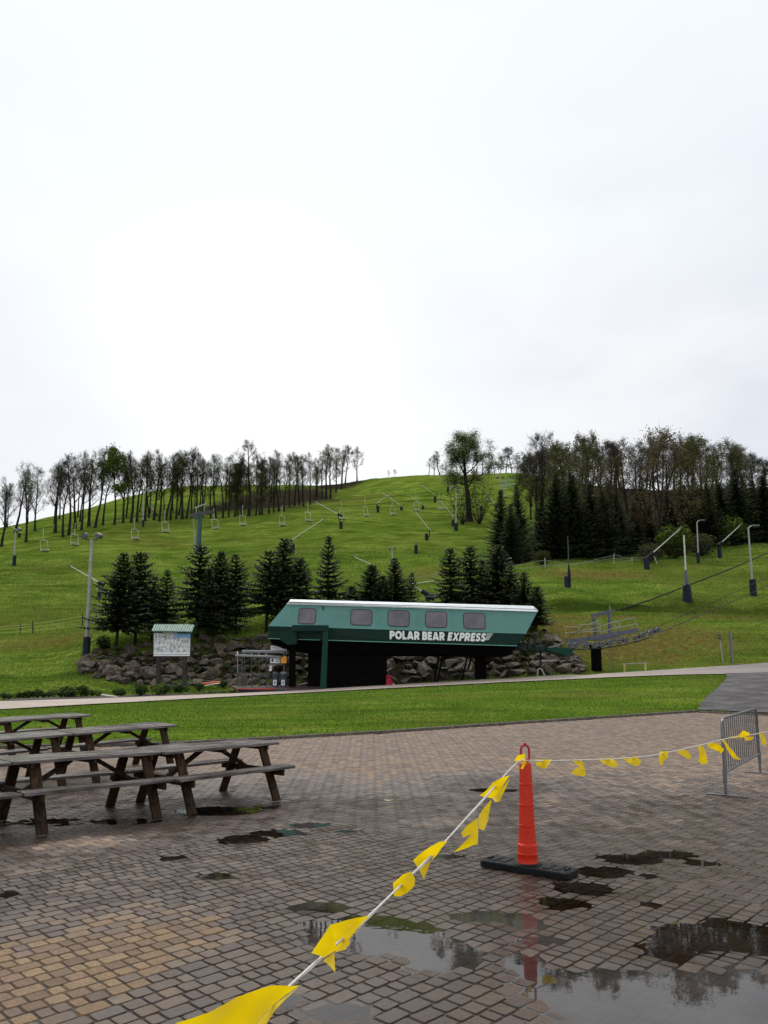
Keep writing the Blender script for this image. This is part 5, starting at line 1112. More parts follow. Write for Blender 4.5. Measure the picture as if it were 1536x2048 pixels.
def decid(name, label, cat, group, seed, H=17.0, clear=.42, spread=.32, limbs=15, up=.62, leaf=0, leaf_r=.30, mat=None, twig_t=(.0, .35), lean=.018, rad=.017, fork=False, full=4):
    rg = random.Random(seed); t = thing(name, label, cat, (0, 0, 0), group)
    tr = MB(); cr = TM()
    pts = []; d = Vector((rg.gauss(0, lean), rg.gauss(0, lean), 1)); p = Vector((0, 0, -.6))
    nseg = 12; top = H * .90
    for i in range(nseg + 1):
        pts.append(p.copy()); d = (d + Vector((rg.gauss(0, .045), rg.gauss(0, .045), .12))).normalized(); p = p + d * ((top + .6) / nseg)
    rs = [H * rad * (1 - .86 * (i / nseg) ** .9) + .012 for i in range(nseg + 1)]; rs[0] *= 1.5; rs[1] *= 1.1
    tr.tube(pts, rs, 7)
    def at(f):
        x = f * nseg; i = min(int(x), nseg - 1); return pts[i].lerp(pts[i + 1], x - i), rs[i] + (rs[i + 1] - rs[i]) * (x - i)
    tips = []
    def grow(p, d, ln, r_, lev):
        n_ = 4 if lev < 2 else 3; q = p; path = [q]; dirs = [d]
        for i in range(n_):
            d = (d + rv(rg, .13 if lev < 2 else .2) + Vector((0, 0, .10 if lev < 2 else .05))).normalized(); q = q + d * (ln / n_); path.append(q); dirs.append(d)
        for i in range(n_):
            a = r_ * (1 - i / n_ * .7); b_ = r_ * (1 - (i + 1) / n_ * .7)
            if lev == 0: tr.tube([path[i], path[i + 1]], [a, b_], 5, cap=False)
            else: cr.stick(path[i], path[i + 1], a, b_, rg.uniform(*twig_t) * .6)
        if lev >= 3: tips.append(path[-1]); return
        k = (full + 1, full, 3)[lev]
        for j in range(k):
            f = (.25 + .75 * (j + rg.random()) / k); i = min(int(f * n_), n_ - 1); pp = path[i].lerp(path[i + 1], f * n_ - i); dd = dirs[i + 1]
            ax_ = rv(rg).cross(dd).normalized(); an = rg.uniform(.45, 1.05); nd = (dd * math.cos(an) + ax_ * math.sin(an)).normalized()
            grow(pp, nd, ln * rg.uniform(.34, .6) * (1.1 - .35 * f), max(r_ * .45 * (1 - .4 * f), .0115), lev + 1)
        tips.append(path[-1])
    for j in range(limbs):
        f = clear + (1 - clear) * ((j + rg.random()) / limbs) ** 1.05; f = min(f, .995); pp, rr0 = at(f); az = j * 2.4 + rg.uniform(-.5, .5); rel = (f - clear) / (1 - clear)
        el = up + .45 * rel + rg.gauss(0, .12); d = Vector((math.cos(az) * math.cos(el), math.sin(az) * math.cos(el), math.sin(el)))
        ln = H * spread * (1.05 - .62 * rel) * rg.uniform(.75, 1.2) * (1 if rel > .12 else .65); grow(pp, d, ln, rr0 * rg.uniform(.42, .62), 0)
    for q in tips:                              # fine twigs, buds and leaves
        for _ in range(2):
            e = q + rv(rg, .38) + Vector((0, 0, .32)); sd = rv(rg, .012); cr.tri(q - sd, q + sd, e, rg.uniform(*twig_t))
    if leaf:
        for q in tips:
            for _ in range(leaf):
                c_ = q + rv(rg, .42); a = rv(rg).normalized(); b_ = a.orthogonal().normalized() * leaf_r * rg.uniform(.5, 1.1); a = a * leaf_r * rg.uniform(.5, 1.1)
                tn = min(1, max(.34, .62 + rg.gauss(0, .17))); cr.tri(c_ - a * .6, c_ + b_, c_ + a, tn); 
    ob = tr.build('trunk', M_BARK, t); o2_ = cr.mesh('crown', mat or M_TWIG, t); return t
def spruce(name, label, group, seed, H=6.0, width=.36, mat=None, bare=.16, dens=1.0, whorl=.29, taper=.95):
    rg = random.Random(seed); t = thing(name, label, 'spruce tree', (0, 0, 0), group)
    tr = MB(); tr.tube([(0, 0, -.5), (0, 0, H * .02), (rg.gauss(0, .02), 0, H * .5), (0, 0, H * .98)], [H * .020, H * .017, H * .010, .012], 7); tr.build('trunk', M_BARK, t)
    cr = TM(); z = H * bare
    while z < H * .985:
        f = (z - H * bare) / (H * (1 - bare)); Lb_ = H * width * (1 - f) ** taper * (1.0 if f > .12 else .78 + f * 1.8) + .10
        nb = int((7 + 6 * (1 - f)) * dens); ph = rg.random() * 6
        for j in range(nb):
            az = ph + 6.2832 * j / nb + rg.gauss(0, .12); ln = Lb_ * rg.uniform(.55, 1.18); el = -.26 + .75 * f ** 1.3 + rg.gauss(0, .07)
            u = Vector((math.cos(az), math.sin(az), 0)); sd = Vector((-u.y, u.x, 0)); n_ = max(3, int(ln / .17)); pr = Vector((0, 0, z + rg.gauss(0, .04)))
            sag = rg.uniform(.10, .2)
            for i in range(1, n_ + 1):
                s_ = i / n_; q = u * (ln * s_) + Vector((0, 0, z + math.sin(el) * ln * s_ - sag * ln * (s_ - s_ * s_ * 1.25) + (.10 * ln * max(0, s_ - .7)))) 
                wd_ = (.10 + .17 * ln * (1 - s_) * (.55 + .45 * s_)) * rg.uniform(.8, 1.2); dp = .055 + .05 * ln * (1 - s_)
                tt_ = min(1, max(0, .18 + .50 * s_ ** 2.5 + rg.gauss(0, .13)))  # tips lighter than the inner bough: highlights painted into the tint
                fw = u * (.10 + .03 * rg.random())
                for sg in (-1, 1):
                    e = q + sd * sg * wd_ + fw * 1.2 + Vector((0, 0, -dp * rg.uniform(.4, 1.6)))
                    cr.tri(pr, q + fw, e, tt_); 
                    if rg.random() < .75:
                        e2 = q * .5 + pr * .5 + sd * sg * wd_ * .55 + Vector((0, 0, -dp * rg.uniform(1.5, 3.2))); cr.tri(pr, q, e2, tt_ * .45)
                pr = q
            cr.tri(pr - sd * .05, pr + sd * .05, pr + u * .16 + Vector((0, 0, .05)), min(1, .75 + rg.random() * .25))
        z += whorl * (H / 6) * rg.uniform(.75, 1.2) * (1.0 - .35 * f)
    for k_ in range(5): a = rg.random() * 6; cr.tri(Vector((0, 0, H * .93)), Vector((.05 * math.cos(a), .05 * math.sin(a), H * .96)), Vector((0, 0, H * 1.01)), .5)
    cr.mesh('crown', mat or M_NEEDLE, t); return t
PROTO = {}; PH = {}
def topz(pr):
    z = 0
    for ch in KIDS[pr.name]:
        a = np.empty(len(ch.data.vertices) * 3, np.float32); ch.data.vertices.foreach_get('co', a); z = max(z, float(np.percentile(a[2::3], 99.7)))
    return z
def stand(key, p, hgt, Hp, lab=None, group=None, cat=None, rot=None, sx=1.0, used={}):
    pr = PROTO[key]
    if key not in used: o = pr; used[key] = 1
    else: o = copy_tree(pr)
    Hp = PH.get(key) or PH.setdefault(key, topz(pr)); s_ = hgt / Hp; o.location = p; o.scale = (s_ * sx, s_ * sx, s_); o.rotation_euler = (0, 0, rr_.uniform(0, 6.28) if rot is None else rot)
    o['label'] = lab or pr['label']
    if key[0] in 'SF': o.rotation_euler = (rr_.gauss(0, .022), rr_.gauss(0, .022), rr_.uniform(0, 6.28)); o.scale = (s_ * sx * rr_.uniform(.85, 1.15), s_ * sx * rr_.uniform(.85, 1.15), s_)
    if group: o['group'] = group
    elif 'group' in o: del o['group']
    return o
G_L = 'bare trees of the grove on the left slope'; T_L = 'bare dark tree of the grove along the left ridge'
for i in range(9): PROTO['A%d' % i] = decid('bare_tree', T_L, 'tree', G_L, 20 + i, clear=(.3, .36, .42, .28, .4, .34, .46, .32, .38)[i], spread=(.31, .34, .28, .36, .26, .33, .3, .25, .35)[i], limbs=(12, 13, 11, 15, 12, 10, 13, 14, 11)[i], up=(.78, .7, .85, .72, .9, .62, .75, .95, .8)[i], leaf=(0, 2, 0, 2, 1, 2, 0, 2, 1)[i], leaf_r=.13, mat=(M_TWIG, M_OLIVE, M_TWIG, M_FRESH, M_FRESH, M_FRESH, M_TWIG, M_OLIVE, M_FRESH)[i], rad=.0185)
PROTO['G'] = decid('leafing_tree', 'x', 'tree', G_L, 41, clear=.42, spread=.27, limbs=14, up=.7, leaf=4, leaf_r=.30, mat=M_FRESH, rad=.015)
PROTO['O'] = decid('leafing_tree', 'x', 'tree', G_L, 42, clear=.20, spread=.23, limbs=16, up=.62, leaf=3, leaf_r=.30, mat=M_OLIVE, rad=.013)
PROTO['BIG'] = decid('bare_tree', 'x', 'tree', None, 43, clear=.55, spread=.26, limbs=13, up=.45, leaf=0, rad=.021)
PROTO['LONE'] = decid('lone_tree', 'x', 'tree', None, 47, clear=.42, spread=.30, limbs=15, up=.42, leaf=17, leaf_r=.20, mat=M_FRESH, rad=.030)
PROTO['R'] = decid('russet_tree', 'x', 'tree', None, 45, clear=.30, spread=.46, limbs=15, up=.42, leaf=3, leaf_r=.20, mat=M_RUSSET, rad=.018)
PROTO['R2'] = decid('olive_tree', 'x', 'tree', None, 46, clear=.22, spread=.36, limbs=15, up=.55, leaf=5, leaf_r=.24, mat=M_OLIVE, rad=.016)
PROTO['W'] = decid('bare_tree', 'x', 'tree', None, 48, clear=.28, spread=.30, limbs=17, up=.62, leaf=0, rad=.015, full=5)
PROTO['W2'] = decid('bare_tree', 'x', 'tree', None, 49, clear=.32, spread=.26, limbs=15, up=.72, leaf=1, leaf_r=.2, mat=M_RUSSET, rad=.014)
for i in range(6): PROTO['S%d' % i] = spruce('spruce_tree', 'x', None, 60 + i, width=(.38, .35, .42, .34, .40, .37)[i], bare=(.26, .28, .2, .27, .18, .26)[i], taper=(.95, .8, 1.05, .9, 1.15, .85)[i], whorl=(.29, .33, .27, .31, .34, .26)[i], dens=(1, .9, 1.05, .85, .9, 1)[i])
for i in range(3): PROTO['F%d' % i] = spruce('spruce_tree', 'x', None, 70 + i, H=12.0, width=(.34, .30, .37)[i], mat=M_NEEDLE2, bare=.04, whorl=.21, dens=1.1)
index_kids()
# left grove: base pixel, top pixel of each trunk that can be told apart
LT = [(2, 1093, 948), (30, 1066, 935), (52, 1084, 917), (70, 1062, 930), (110, 1066, 908), (126, 1074, 926), (137, 1070, 905), (163, 1060, 899), (150, 1057, 905), (178, 1052, 890), (190, 1056, 888), (206, 1050, 903), (216, 1049, 893),
      (246, 1046, 900), (262, 1045, 902), (274, 1044, 905), (290, 1042, 899), (308, 1040, 892), (318, 1042, 893), (331, 1040, 898), (341, 1040, 903), (352, 1038, 896), (364, 1038, 892), (372, 1037, 890), (384, 1037, 893), (393, 1037, 897), (404, 1036, 903),
      (422, 1036, 908), (432, 1036, 911), (446, 1035, 903), (457, 1034, 905), (470, 1034, 909), (484, 1033, 905), (512, 1030, 906), (524, 1029, 912), (538, 1027, 907), (548, 1025, 905), (558, 1022, 901), (568, 1023, 905), (579, 1015, 907), (589, 1012, 912), (599, 1010, 902), (607, 1012, 905), (620, 1009, 901), (631, 1000, 915),
      (645, 995, 893), (652, 998, 890), (661, 997, 886), (672, 985, 892), (683, 978, 884), (690, 968, 890), (703, 962, 889), (714, 963, 889), (724, 960, 893), (732, 958, 898)]
for i, (x, yb2, yt2) in enumerate(LT):
    p = hit(x, yb2); h_ = (yb2 - yt2) * p.y / F * 1.02
    key = 'A%d' % (i * 4 % 9); lab = None; g_ = G_L
    if x > 640: lab, g_ = 'small bare tree on the brown crest at the right end of the left grove', 'bare trees on the left crest'
    if x == 216: continue
    stand(key, p, h_, 17.0, lab or T_L, g_, sx=rr_.uniform(.8, 1.15) * (1.1 if x > 640 else 1))
stand('G', hit(228, 1050), 160 * hit(228, 1050).y / F, 17, 'tall tree with a round fresh green crown in the middle of the left grove')
for x, yb2, yt2 in ((475, 1031, 922), (520, 1029, 915)): p = hit(x, yb2); stand('O', p, (yb2 - yt2) * p.y / F, 17, 'olive young-leaved tree beside the tallest bare tree of the left grove', 'olive trees of the left grove', sx=1.15)
p = hit(498, 1032); stand('BIG', p, 158 * p.y / F, 17, 'tallest bare tree of the left grove, thick pale trunk and spreading crooked top', rot=1.0)
for i in range(46):                             # deeper in the wood
    x = rr_.uniform(150, 640) if i > 8 else rr_.uniform(0, 120); yb2 = np.interp(x, [0, 60, 180, 400, 500, 640], [1060, 1045, 1036, 1022, 1012, 990]) + rr_.uniform(-8, 8); p = hit(x, yb2); tp = np.interp(x, [0, 60, 110, 180, 400, 640], [965, 950, 925, 905, 908, 915]) + rr_.uniform(-6, 18)
    stand('A%d' % (i % 9), p, (yb2 - tp) * p.y / F, 17.0, 'thin bare tree seen behind the front trunks of the left grove', 'inner trees of the left grove', sx=.8)
# crest row and lone tree
for i, x in enumerate((778, 790, 857, 868, 880, 893, 905, 916, 928, 952, 965, 978, 990, 1001, 1012, 1024, 1035, 1046)):
    p = hit(x, 957); p = P(x, 955, max(p.y, 248)); p.z = float(ground(p.x, p.y)[0]); h_ = (rr_.uniform(34, 52) if x > 800 else 16) * p.y / F
    stand('A%d' % (i % 5) if x < 1000 else 'W', p, h_ * (1.25 if x > 970 else 1), 17.0, 'small bare shrubby tree on the bald middle of the crest' if x < 800 else 'faint bare tree in the thin row on the far crest', 'shrubby trees on the bald crest' if x < 800 else 'faint trees along the far crest', sx=1.4)
p = hit(940, 1043); stand('LONE', p, 195 * p.y / F, 17, 'tall lone tree with a leafy green crown on the open slope', rot=.6, sx=1.22)
# right wood
for i in range(46):
    x = 1050 + 500 * (i + rr_.random()) / 46; Y = rr_.uniform(128, 210); tp = np.interp(x, [1050, 1080, 1130, 1180, 1300, 1400, 1440, 1500, 1536], [900, 892, 884, 880, 886, 884, 896, 898, 915]) + rr_.uniform(-6, 16)
    q = P(x, tp, Y); g0 = float(ground(q.x, q.y)[0]); h_ = max(q.z - g0, 9)
    stand(('W', 'A0', 'W2', 'A2', 'W', 'A4')[i % 6], Vector((q.x, q.y, g0)), h_, 17.0, 'tall bare tree on the skyline of the right-hand wood', 'skyline trees of the right wood', sx=1.1 * 17 / max(h_, 12) ** .97)
for key, x, yb2, tp, lab, sx in (('W', 1082, 1060, 880, 'tall dark bare tree rising behind the two nearest forest spruces', 1.0), ('R2', 1125, 1070, 915, 'olive-brown tree in bud behind the big spruces at the left of the right wood', 1.15), ('R', 1318, 1114, 888, 'spreading russet oak with a forked dark trunk in the right wood', .95), ('R', 1238, 1112, 940, 'lower ochre-brown tree crown left of the russet oak', .9), ('R2', 1062, 1040, 925, 'small rusty shrub-like tree left of the tall dark bare tree', .9), ('R2', 1392, 1096, 900, 'olive-brown tree crown right of the russet oak', .7), ('R2', 1475, 1075, 905, 'olive-tinged tree behind the spruces near the right edge', .8), ('R2', 1180, 1080, 895, 'thin olive tree among the bare skyline trees right of the spruces', .7)):
    p = hit(x, yb2); q = P(x, tp, p.y + 6); stand(key, p, max(q.z - p.z, 6), 17, lab, sx=sx)
FS = [(1003, 1127, 972), (1043, 1124, 962), (1024, 1130, 1005), (1112, 1117, 938), (1150, 1115, 938), (1083, 1112, 985), (1182, 1113, 957), (1130, 1108, 965), (1210, 1112, 978), (1240, 1108, 985), (1272, 1104, 1000), (1300, 1100, 1015), (1340, 1098, 985), (1365, 1090, 955), (1395, 1092, 948), (1350, 1100, 1000), (1420, 1092, 965), (1448, 1090, 958), (1474, 1086, 933), (1502, 1085, 958), (1530, 1084, 945), (1560, 1084, 940), (1490, 1075, 955), (1225, 1095, 960), (1285, 1095, 950)]
for i, (x, yb2, yt2) in enumerate(FS):
    p = hit(x, yb2); h_ = (yb2 - yt2) * p.y / F; lab, g_ = ('dense dark forest spruce in the edge of the right-hand wood', 'forest spruces of the right wood')
    if x in (1003, 1043, 1024): lab, g_ = 'big dark spruce of the trio on the open slope right of the lone tree', 'trio of big spruces'
    stand('F%d' % (i % 3), p, h_, 12.0, lab, g_, sx=1.0 if x < 1100 else 1.05)
NS_ = [(232, 1300, 1103, 1.0), (270, 1289, 1102, 1.0), (326, 1288, 1140, 1.1), (393, 1274, 1088, 1.12), (437, 1272, 1100, .95), (472, 1269, 1107, .85), (532, 1264, 1100, 1.15), (566, 1264, 1074, 1.0), (600, 1264, 1114, .95), (657, 1262, 1070, .95), (303, 1280, 1150, .9), (414, 1278, 1135, .8),
       (738, 1262, 1128, 1.2), (765, 1266, 1150, 1.0), (795, 1264, 1115, 1.1), (704, 1262, 1172, 1.3), (820, 1262, 1145, .9), (903, 1262, 1093, 1.1), (945, 1262, 1090, 1.05), (990, 1262, 1088, 1.1), (1022, 1264, 1130, .9), (1050, 1268, 1143, 1.0), (1072, 1270, 1172, 1.0), (965, 1262, 1120, 1.0)]
NLAB = {232: 'leftmost spruce of the row, bare lower trunk, beside the light pole', 270: 'second spruce from the left in the row above the boulders', 326: 'short spruce directly behind the map board', 393: 'tall broad spruce in front of the teal lift tower', 437: 'slim spruce right of the broad one before the teal tower', 472: 'slimmest spruce left of the lift terminal', 532: 'broad spruce just left of the terminal roof corner', 566: 'tall pointed spruce behind the left roof corner of the terminal', 600: 'narrow spruce on the right flank of the pointed one', 657: 'single cone-shaped spruce standing apart above the terminal roof', 903: 'left spruce of the three above the right half of the terminal', 945: 'middle spruce of the three above the right half of the terminal', 990: 'right spruce of the three above the right half of the terminal'}
for i, (x, yb2, yt2, sx) in enumerate(NS_):
    p = hit(x, yb2, 36); h_ = (yb2 - yt2) * p.y / F; lab = NLAB.get(x); g_ = None
    if not lab:
        lab, g_ = ('small filler spruce squeezed between the taller spruces left of the terminal', 'small spruces left of the terminal') if x < 640 else (('low spruce in the clump above the middle of the terminal roof', 'low spruces above the roof middle') if x < 860 else ('small spruce beside the right end of the terminal roof', 'small spruces right of the terminal'))
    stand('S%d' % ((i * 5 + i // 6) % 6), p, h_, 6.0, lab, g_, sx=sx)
# ------------------------------------------------------------------ shrubs
def bush(name, label, cat, group, seed, mat, n=260, leafs=.16, stems=9, flat=.8, wide=1.0, sr=.02):
    rg = random.Random(seed); t = thing(name, label, cat, (0, 0, 0), group); cr = TM(); st_ = TM()
    for k_ in range(stems):
        a = rg.random() * 6.28; e = Vector((math.cos(a) * .55 * wide, math.sin(a) * .55 * wide, rg.uniform(.5, .95))); st_.stick(Vector((0, 0, -.05)), e, sr, sr * .3, .2)
    for k_ in range(n):
        d = rv(rg).normalized(); r_ = rg.random() ** .4 * (1 + .25 * mnoise.noise(d * 2 + Vector((seed, 0, 0)))); c_ = Vector((d.x * r_ * .62 * wide, d.y * r_ * .62 * wide, .5 + d.z * r_ * .5 * flat)); a = rv(rg).normalized() * leafs * rg.uniform(.6, 1.2); b_ = a.orthogonal().normalized() * leafs * rg.uniform(.4, .9)
        if c_.z < .02: continue
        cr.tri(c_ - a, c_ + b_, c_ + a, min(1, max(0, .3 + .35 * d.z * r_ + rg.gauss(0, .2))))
    st_.mesh('stem', M_BARKT, t); cr.mesh('foliage', mat, t); return t
M_BARKT = M_TWIG
PROTO['B'] = bush('flower_bed_shrub', 'x', 'shrub', None, 5, M_SHRUB); PROTO['B2'] = bush('flower_bed_shrub', 'x', 'shrub', None, 6, M_LIME, 200, .13); PROTO['LB'] = bush('leafy_bush', 'x', 'bush', None, 7, M_LIME, 900, .07, 14, 1.0, .85); PROTO['DB'] = bush('bare_bush', 'x', 'bush', None, 8, M_OLIVE, 420, .030, 46, 1.1, .6, .0042); PROTO['DK'] = bush('dark_shrub', 'x', 'shrub', None, 9, M_NEEDLE, 800, .09, 8, 1.0, .8); PROTO['GB'] = bush('leafy_bush', 'x', 'bush', None, 17, M_OLIVE, 1100, .06, 14, 1.0, .9)
index_kids()
for i, x in enumerate((8, 18, 30, 38, 46, 56, 66, 75, 88, 98, 107, 122, 134, 143, 152, 163, 172, 184, 196, 234, 243, 281, 316, 328, 352, 360, 372, 398, 446)):
    yy = np.interp(x, [0, 200, 320, 450], [1399, 1394, 1391, 1376]) + rr_.uniform(-2, 1); p = hit(x, yy, 28); s2 = (24 if x in (163, 324, 316, 328, 281, 134) else rr_.uniform(11, 18)) * p.y / F
    stand('B2' if i % 4 == 2 else 'B', p, s2, 1.0, 'pale green perennial clump in the flower bed along the gravel road' if i % 4 == 2 else 'low green shrub in the flower bed along the gravel road', 'pale clumps in the flower bed' if i % 4 == 2 else 'green shrubs in the flower bed')
bedA = [P(a, b, c * K) for a, b, c in ROAD_F if -60 < a < 520]; bedB = [q + Vector((0, 1.3, 0)) for q in bedA]
M_MULCH = surf('bark_mulch', (.040, .025, .018), (.018, .012, .009), .9, scale=6, bmp=.6, bscale=18, dist=.05); sheet('flower_bed', bedA, bedB, 60, 4, .06, M_MULCH)
pth = hit(215, 1391, 28); b = MB(); b.prism([hit(200, 1394, 28) + Vector((0, 0, .05)), hit(236, 1398, 28) + Vector((0, 0, .05)), hit(232, 1396.5, 28) + Vector((0, 0, .05)), hit(204, 1392, 28) + Vector((0, 0, .05))], (0, 0, .05)); tag(b.build('stone_slab', surf('pale_slab', (.45, .42, .38), (.3, .28, .25), .7)), 'pale flat slab lying across the flower bed beside the gravel road', 'slab')
for i in range(16):
    x = (215, 240, 262, 300, 330, 395, 412, 440, 455, 492, 1062, 1085, 1098, 1122, 1050, 860)[i]; yy = fb_(x) - (fb_(x) - ft_(x)) * rr_.uniform(.3, .95); p = hit(x, yy, 30) + Vector((0, -.35, .15)); stand('B' if i % 3 else 'GB', p, rr_.uniform(8, 15) * p.y / F, 1.0, 'small weed tuft growing between the boulders of the stone bank', 'weeds between the boulders')
for key, x, y, h_px, lab in (('DK', 206, 1300, 30, 'dark shrub at the foot of the left light pole'), ('LB', 1352, 1118, 70, 'bright lime-green bush at the edge of the right-hand wood'), ('GB', 1405, 1112, 46, 'low green bush behind the rightmost snow gun poles'), ('GB', 1300, 1125, 40, 'dull green bush at the wood edge behind the large snow gun'), ('LB', 1462, 1092, 60, 'yellow-green sapling bush between the spruces near the right edge'), ('DB', 925, 1048, 100, 'bare twiggy bush growing round the foot of the lone tree, left side'), ('DB', 958, 1048, 95, 'bare twiggy bush growing round the foot of the lone tree, right side'), ('DB', 1335, 1108, 70, 'grey twiggy thicket beneath the russet oak'), ('GB', 1085, 1130, 30, 'small green bush below the big spruce trio'), ('DB', 856, 1200, 26, 'dry brown shrub behind the terminal roof'), ('DB', 1368, 1112, 36, 'grey twiggy bush beside the lime-green bush')):
    p = hit(x, y, 36); stand(key, p, h_px * p.y / F, 1.0, lab)
print('rocks', nrock)
# ------------------------------------------------------------------ poles, snow guns, fences and the second lift on the hill
M_PAD = surf('dark_blue_pad', (.012, .014, .030), (.006, .007, .016), .6, scale=5, spec=.2)
M_PIPE = surf('white_pipe_paint', (.60, .58, .52), (.42, .40, .34), .55, scale=4)
M_POLE = surf('grey_pole', (.34, .35, .34), (.22, .22, .20), .55, scale=3)
M_LAMP = surf('dark_lamp_housing', (.03, .032, .036), (.05, .05, .055), .5, scale=6)
M_LENS = surf('lamp_glass', (.14, .145, .15), rough=.2, bmp=0)
M_TEALP = surf('teal_tower_paint', (.010, .062, .074), (.007, .045, .053), .45, scale=3)
def wp(px, py, Y): return P(px, py, Y)
def lightpole(base, toppx, lab, pad=None, heads=2, r=.11, hscale=1.0, gooseneck=0):
    p = hit(*base); Y = p.y; top = P(*toppx, Y); t = thing('light_pole', lab, 'light pole', p); s_ = Y / F
    b = MB(); pts = [p + Vector((0, 0, -.4)), p.lerp(top, .5), top]
    if gooseneck: pts += [top + Vector((gooseneck * .35, 0, .22)), top + Vector((gooseneck * 1.0, 0, .30))]
    b.tube(pts, [r, r * .85, r * .7] + ([r * .6, r * .5] if gooseneck else []), 10); b.build('pole', M_POLE, t, smooth=True)
    if pad:
        b = MB(); z1 = (base[1] - pad[1]) * s_; w_ = pad[0] * s_; b.lathe([(w_, -.3), (w_, z1 * .97), (w_ * .8, z1), (r, z1 + .02)], p, 14); b.build('pad', M_PAD, t)
    if gooseneck:
        b = MB(); q = top + Vector((gooseneck * 1.3, 0, .28)); b.box(q, (.7 * hscale, .3, .12), bev=.04); b.build('lamp_head', M_LENS, t)
    elif heads:
        b = MB(); b.bar(top + Vector((-.36 * hscale, 0, -.05)), top + Vector((.36 * hscale, 0, -.05)), .06, .06); b.build('lamp_arm', M_LAMP, t)
        for sx in ((-1, 1) if heads == 2 else (1,)):
            q = top + Vector((sx * .44 * hscale, -.05, .18 * hscale)); b = MB(); b.bar(top + Vector((sx * .34 * hscale, 0, -.05)), q, .05, .05); M_ = Matrix.Rotation(R(25) * sx, 3, 'Y') @ Matrix.Rotation(R(20), 3, 'X')
            b.box(q, (.42 * hscale, .34 * hscale, .32 * hscale), M_, bev=.07 * hscale); h_ = b.build('lamp_head', M_LAMP, t)
            b = MB(); b.box(q + M_ @ Vector((0, -.172 * hscale, 0)), (.34 * hscale, .03, .25 * hscale), M_); b.build('lens', M_LENS, h_)
    return t
lightpole((172, 1314), (183.5, 1078), 'tall grey light pole with twin lamps and a dark pad, left of the spruces', (7.2, 1274), 2, .13)
lightpole((1507, 1191), (1496.5, 1057), 'slim white light pole with a hooked lamp near the right edge', (6.5, 1158), 0, .10, 1.0, .55)
lightpole((1397, 1126), (1394, 1045), 'slim white light pole against the wood, left of the far snow gun', (3.2, 1105), 0, .10, .9, .5)
lightpole((28, 1131), (31, 1062), 'weathered light pole with one lamp at the far left of the slope', (3.5, 1110), 1, .12, 1.3)
lightpole((286, 1054), (287, 982), 'thin light pole standing among the trunks of the left grove', (2.5, 1040), 2, .12, 1.2)
lightpole((912, 1061), (912, 978), 'light pole with twin lamps just left of the lone tree', (4.0, 1046), 2, .13, 1.4)
lightpole((1000, 998), (1000, 957), 'light pole with twin lamps beside the green unloading ramp near the crest', (2.5, 985), 2, .16, 1.6)
lightpole((785, 1128), (784, 1099), 'short white pole with forked lamps above the roof-side spruces', None, 2, .12, .9)
lightpole((390, 1100), (386.5, 1036), 'light pole with one dark lamp directly left of the teal lift tower', None, 1, .10, 1.1)
def snowgun(lab, base, tail, tip, padw=4, pad_top=None, stay=None, barrel=0.0, r=.055, name='snow_gun'):
    p = hit(*base); Y = p.y; s_ = Y / F; t = thing(name, lab, 'snow gun', p); a, e = P(*tail, Y), P(*tip, Y)
    b = MB(); b.tube([p + Vector((0, 0, -.4)), Vector((a.x * .75 + p.x * .25, p.y, p.z * .4 + a.z * .6)), a.lerp(e, .06)], [.11, .09, .08], 8); b.build('mast', M_DARKM, t, smooth=True)
    if pad_top:
        z1 = (base[1] - pad_top) * s_; w_ = padw * s_; b = MB(); b.lathe([(w_, -.3), (w_, z1 * .96), (w_ * .75, z1), (.09, z1 + .03)], p, 12); b.build('pad', M_PAD, t)
    b = MB(); b.tube([a, a.lerp(e, .5), e], [r * 1.25, r, r * .8], 8); b.build('lance', M_PIPE, t, smooth=True)
    b = MB(); d = (e - a).normalized(); b.tube([e - d * .1, e + d * .25], [.10, .07], 8); b.build('nozzle', M_LAMP, t)
    if barrel:
        b = MB(); b.tube([a - d * barrel, a + d * barrel * .35], [.24, .20], 10); b.build('barrel', M_PAD, t)
    if stay:
        b = MB(); b.tube([P(*q, Y) for q in stay], .035, 6); b.build('stay', M_PIPE, t)
    return t
snowgun('snow gun with a long white lance pointing up right above the pointed spruce', (585, 1106), (580, 1082), (648, 1037), 4.5, 1086, [(589, 1102), (622, 1132)], .9)
snowgun('snow gun with its lance pointing up left, standing between two chairs', (682, 1057), (678, 1029), (631, 1004), 3.5, 1043, None, .7)
snowgun('snow gun with a dark pad and short lance crossing another lance', (756, 1025), (752, 1007), (783, 986), 2.8, 1011)
snowgun('low snow gun whose lance crosses the padded one beside it', (803, 1020), (803, 1012), (763, 984), 3, 1014)
snowgun('faint snow gun lance leaning left behind a tilted chair', (846, 1018), (845, 1009), (812, 985), 2.5, 1011, r=.04)
snowgun('snow gun with its lance leaning up left in the middle of the open slope', (853, 1080), (861, 1061), (829, 1022), 3.2, 1066)
snowgun('small snow gun high on the slope with a lance leaning left', (870, 1004), (872, 991), (842, 969), 2.6, 992)
snowgun('snow gun just left of the lamp pole near the lone tree', (906, 1052), (909, 1038), (881, 1000), 3.2, 1040)
snowgun('upper small snow gun close under the crest left of the lone tree', (896, 984), (898, 970), (876, 952), 2.5, 973)
snowgun('topmost snow gun with a short lance directly under the crest', (909, 972), (911, 958), (894, 951), 2.5, 962)
snowgun('snow gun half hidden behind the trunk of the lone tree', (962, 1022), (962, 1012), (944, 991), 2.5, 1012)
snowgun('snow gun lance leaning left above the tip of the left big spruce', (992, 1020), (991, 1008), (976, 990), 2.5, 1010)
snowgun('snow gun behind the left light pole with a long lance pointing left', (198, 1198), (200, 1166), (139, 1131), 4, 1180, [(184, 1153), (197, 1183)], .5)
snowgun('snow gun behind the terminal spruces with its lance pointing left', (748, 1150), (747, 1131), (707, 1113), 3, 1135)
